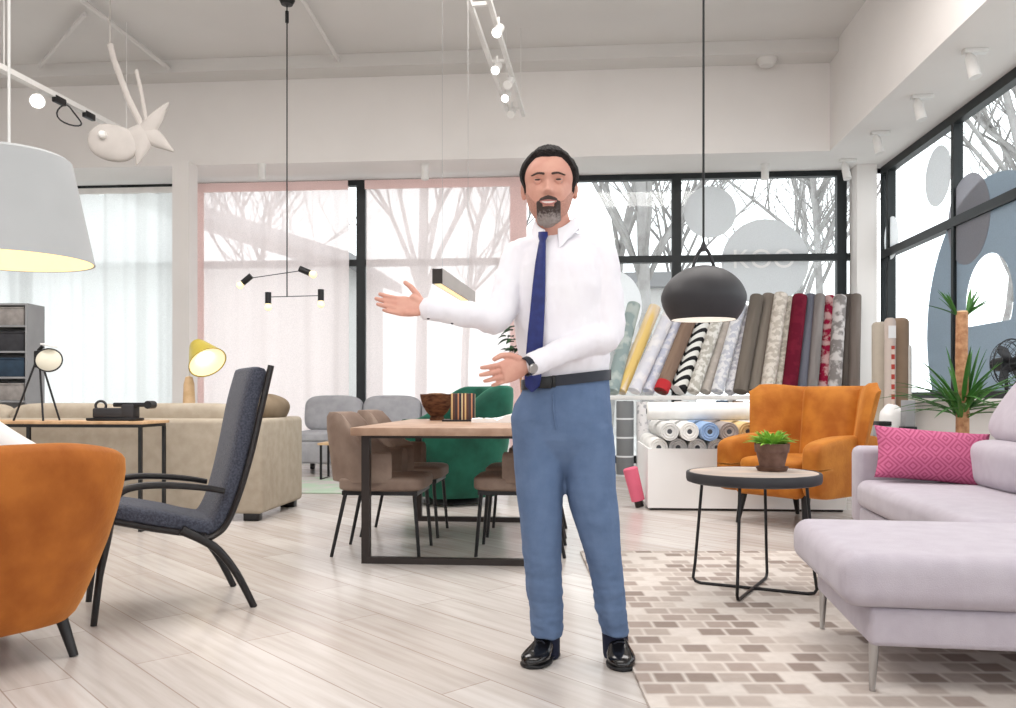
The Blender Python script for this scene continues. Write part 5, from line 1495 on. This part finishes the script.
# --- shirt
def wr(sc, amp, st=(1, 1, 1), seed=0.0):
    return lambda v: amp * (mnoise.noise(Vector((v.x * sc * st[0] + seed, v.y * sc * st[1], v.z * sc * st[2]))) + .5 * mnoise.noise(Vector((v.x * sc * 2.1 * st[0], v.y * sc * 2.1 * st[1] + seed, v.z * sc * 2.1 * st[2]))))
sl = .12
sh_ = MB()
sh_.rings([vring(560, 236, 19.5, .060, .02, e=2), vring(560, 241, 24, .068, .015, e=2), vring(560, 246.5, 36, .082, .01), vring(560, 254, 46, .098, .005), vring(559, 268, 49, .118), vring(559, 290, 49.5, .128, -.004),
           vring(560.5, 315, 48, .128, -.004), vring(563, 340, 46.5, .124, -.003), vring(565, 360, 44.5, .119), vring(566, 374, 42.5, .112, slope=sl), vring(566, 386, 41.5, .108, slope=sl)])
def sleeve(S_, E_, W_, r, bulge):
    P = [S_, S_.lerp(E_, .4), E_, E_.lerp(W_, .3), E_.lerp(W_, .7), W_]
    q = catmull(P, 4); n_ = len(q)
    rs = []
    for i in range(n_):
        t = i / (n_ - 1) * 5; k = min(int(t), 4); f = t - k
        rs.append(r[k] + (r[k + 1] - r[k]) * f)
    sh_.limb(q[:-1] + [W_], rs, seg=24)
sleeve(R_SH, R_EL, R_WR, (.062, .058, .050, .044, .039, .033), 0)
sleeve(L_SH, L_EL, L_WR, (.064, .060, .054, .048, .041, .034), 0)
# shoulder yokes
sh_.limb([pp(546, 247, .01), pp(521, 257, .0)], [.050, .062], seg=20); sh_.limb([pp(576, 247, .01), pp(601, 259, 0)], [.050, .064], seg=20)
for (E_, W_) in ((R_EL, R_WR), (L_EL, L_WR)):
    dv = (W_ - E_).normalized(); sh_.tube([W_ - dv * .050, W_ - dv * .046, W_ + dv * .010, W_ + dv * .012], [.033, .0385, .0365, .030], seg=24)
w1 = wr(11, .0060, (1, 1, .8)); w2 = wr(26, .0028, (1.2, 1.2, .6), 7.0)
def shirt_wr(v):
    k = 1.0
    return k * (w1(v) + w2(v))
me = remesh(sh_, 'shirt', .0045, 5, shirt_wr)
shirt = link('shirt', me, M['shirt'], person, 180)
# collar
def collar(b):
    c = pp(555.5, 236, .012); rings = []; N = 60; cy_ = Matrix.Rotation(radians(-16), 3, 'Z')
    for i in range(N + 1):
        a = radians(20) + radians(320) * i / N        # measured from the front, gap at the front
        fx, fy = -sin(a), -cos(a)
        front = max(0, cos(a)); e = min(i, N - i) / N
        zt_ = .066 - .058 * front ** 1.2
        pk = math.exp(-(e / .055) ** 2)
        r0 = .064; drop = .044 + .026 * pk; out = .016 + .014 * pk
        ring = []
        for (dr, dz) in ((.0, -.045), (.0, zt_ - .006), (.004, zt_), (.010, zt_ - .003), (out * .8 + .006, zt_ - drop * .6), (out + .006, zt_ - drop), (out + .002, zt_ - drop - .001), (.009, zt_ - .012), (.005, -.045)):
            rr_ = r0 + dr
            ring.append(c + cy_ @ Vector((fx * rr_, fy * rr_ * 1.03, dz)))
        rings.append(ring)
    b.rings(rings)
part('collar', M['shirt'], shirt, collar, 50)
M['button'] = mat('dark button', rgb(70, 66, 74), .4)
for q in (0.002, .085):
    dv = (R_EL - R_WR).normalized(); p_ = R_WR + dv * (q + .004) + Vector((0, -.016, -.029 - q * .08))
    part('cuff_button', M['button'], shirt, lambda b: b.soft(p_, (.010, .008, .010), 2.2, nu=5), 180)

# --- tie
def tiefn(b):
    kx, ky = 543, 235
    rings = []
    spec = [(543, 232, 4.6, -.072, .009), (543, 236, 4.8, -.085, .011), (542.5, 240.5, 3.2, -.098, .009), (542, 246, 3.8, -.114, .006), (540.5, 262, 5.0, -.132, .006), (539, 285, 6.2, -.139, .006), (537.5, 310, 7.0, -.141, .006), (535.5, 335, 7.7, -.138, .006), (534, 358, 8.0, -.132, .006), (533, 376, 8.2, -.128, .006), (532.5, 386, 7.0, -.13, .005), (532, 392, 1.0, -.13, .004)]
    for (px, py, hw, dy, th) in spec:
        c = pp(px, py, dy); hwm = hw * U; ring = []
        for k in range(12):
            a = 2 * pi * k / 12; ca, sa = cos(a), sin(a); q = (abs(ca) ** 4 + abs(sa) ** 4) ** -.25
            ring.append(c + Vector((ca * q * hwm, sa * q * th - abs(ca * q) * -.003, 0)))
        rings.append(ring)
    b.rings(rings)
part('necktie', M['navy'], person, tiefn, 50)

# --- trousers, belt
tr = MB()
tr.rings([vring(566, 381, 42.5, .112, slope=sl), vring(565, 390, 44.5, .117, slope=sl * .8), vring(562, 402, 48, .125, slope=.05), vring(561, 418, 50.5, .130), vring(561.5, 438, 49, .122), vring(562, 450, 42, .104), vring(562, 462, 30, .075), vring(563, 474, 14, .045), vring(563, 480, 5, .02)])
def legl(spec):
    rings = []
    for (px, py, hw, hd, dy) in spec: rings.append(vring(px, py, hw, hd, dy, e=2.1, n=32))
    tr.rings(rings)
legl([(538, 425, 26, .115, 0), (539, 455, 25.5, .110, 0), (540, 488, 24, .098, -.01), (541, 520, 20.5, .086, -.015), (541.5, 548, 19.5, .080, -.008), (544, 580, 18, .074, .004), (546.5, 612, 17, .070, .015), (546.5, 626, 17, .070, .02), (546.5, 635, 16, .068, .02)])
legl([(586, 425, 26, .115, 0), (588.5, 455, 26, .110, 0), (590, 488, 25, .098, -.012), (596, 518, 23, .086, -.02), (601, 546, 19, .078, -.015), (606, 572, 16.5, .072, -.008), (610.5, 606, 15.5, .068, .0), (614, 622, 14, .066, .008), (615.5, 634, 12.8, .064, .01)])
v1 = wr(13, .0035, (1.4, 1.4, .45), 3.0); v2 = wr(22, .0020, (.6, .6, 1.6), 9.0)
def tro_wr(v):
    low_ = smoothstep(.42, .10, v.z) if False else max(0, min(1, (.45 - v.z) / .3))
    crease = 0
    return v1(v) + v2(v) * (.6 + 1.6 * low_)
me = remesh(tr, 'trousers', .0048, 9, tro_wr)
trousers = link('trousers', me, M['trouser'], person, 180)
def beltfn(b):
    c0 = []
    for (dz, o_) in ((-.016, .0), (-.018, .005), (.018, .005), (.016, .0)):
        r_ = vring(566, 380, 43.2, .1145, slope=sl, n=64); cen = pp(566, 380)
        c0.append([Vector((cen.x + (p.x - cen.x) * (1 + o_ * 8), p.y * (1 + o_ * 8), p.z + dz)) for p in r_])
    b.rings(c0, close=True)
belt = part('belt', M['belt'], person, beltfn, 50)
bk = pp(545, 382.5, -.122)
part('belt_buckle', M['black'], belt, lambda b: (b.box(bk, (.046, .008, .040), bevel=.003), b.box(bk + Vector((.03, .004, .004)), (.012, .010, .040), bevel=.002)))
# fly seam and pocket
part('fly_seam', M['trouser'], trousers, lambda b: b.tube([pp(553, 392, -.122), pp(553.5, 410, -.131), pp(556, 430, -.129)], .0028, seg=8))

# --- watch
dv = (L_WR - L_EL).normalized(); wc = L_WR + dv * .022
Mw = Matrix.Translation(wc) @ dv.to_track_quat('Z', 'Y').to_matrix().to_4x4()
watch = part('wristwatch', M['belt'], person, lambda b: b.lathe([(.0295, -.012), (.0325, -.011), (.0325, .011), (.0295, .012)], 32, M=Mw) if False else b.rings([[Mw @ Vector((r_ * cos(2 * pi * k / 32), r_ * sin(2 * pi * k / 32), z)) for k in range(32)] for r_, z in ((.0285, -.011), (.032, -.011), (.032, .011), (.0285, .011))], close=True), 50)
side = Vector((-.1, -.9, -.42)); side = (side - dv * side.dot(dv)).normalized()
Md = Matrix.Translation(wc + side * .031) @ side.to_track_quat('Z', 'Y').to_matrix().to_4x4()
part('watch_case', M['steel'], watch, lambda b: b.lathe([(0, -.003), (.016, -.003), (.017, .003), (.015, .006), (0, .0065)], 28, M=Md), 50)

# --- shoes
def shoe(heel, toe, name):
    h = Vector((heel.x, heel.y, 0)); t = Vector((toe.x, toe.y, 0)); ax = (t - h); L = ax.length; ax.normalize(); sd = Vector((ax.y, -ax.x, 0))
    root = bpy.data.objects.new('shoe', None); COL.objects.link(root); root.parent = person
    def W(t): return .033 + .006 * sin(pi * min(1, t / .25) * .5) + .010 * math.exp(-((t - .68) / .2) ** 2) - .004 * math.exp(-((t - .42) / .12) ** 2)
    def sec(t, z0, top, wk):
        end = 1.0
        if t > .82: end = sqrt(max(0.0, 1 - ((t - .82) / .185) ** 2))
        if t < .10: end = sqrt(max(0.05, 1 - ((.10 - t) / .105) ** 2))
        w = W(t) * wk * end; ring = []
        for k in range(24):
            a = 2 * pi * k / 24; ca, sa = cos(a), sin(a)
            x = math.copysign(abs(ca) ** .75, ca) * w
            z = z0 + (top - z0) * (.5 + .5 * math.copysign(abs(sa) ** (.9 if sa > 0 else .35), sa))
            ring.append(h + ax * (L * t) + sd * x * (1 - .25 * max(0, sa)) + Vector((0, 0, z)))
        return ring
    tops = [(0, .075), (.04, .095), (.1, .105), (.2, .108), (.3, .106), (.40, .092), (.5, .076), (.6, .064), (.7, .056), (.8, .051), (.88, .046), (.94, .040), (.98, .033), (1.0, .024)]
    up_ = MB(); up_.rings([sec(t, .014, z, 1.0) for t, z in tops]); u = up_.build('upper', M['shoe'], root, 60)
    so = MB(); so.rings([sec(t, .0 if t < .3 or t > .42 else .008, .017, 1.07) for t, z in tops]); so.build('sole', M['black'], root, 60)
    for k in range(3):
        t = .40 + .075 * k; z = [.092, .080, .070][k] + .001
        c = h + ax * (L * t) + Vector((0, 0, z)); lc_ = MB()
        lc_.tube([c - sd * .020 + Vector((0, 0, -.006)), c - sd * .008 + Vector((0, 0, .002)), c + sd * .008 + Vector((0, 0, .002)), c + sd * .020 + Vector((0, 0, -.006))], .0028, seg=8)
        lc_.build('shoelace', M['belt'], root, 180)
M['sock'] = mat('navy sock', rgb(26, 30, 52), .9)
for (A_, B_) in ((AR, pp(547, 652, .03)), (AL, pp(616, 652, .03))):
    part('sock', M['sock'], person, lambda b: b.limb([A_ + Vector((0, 0, .04)), A_, B_], [.046, .046, .046], seg=18), 180)
shoe(pp(553, 652, .075), pp(530, 668, -.105) + Vector((-.006, 0, 0)), 'shoe')
shoe(pp(615, 652, .085), pp(624, 671, -.135), 'shoe')
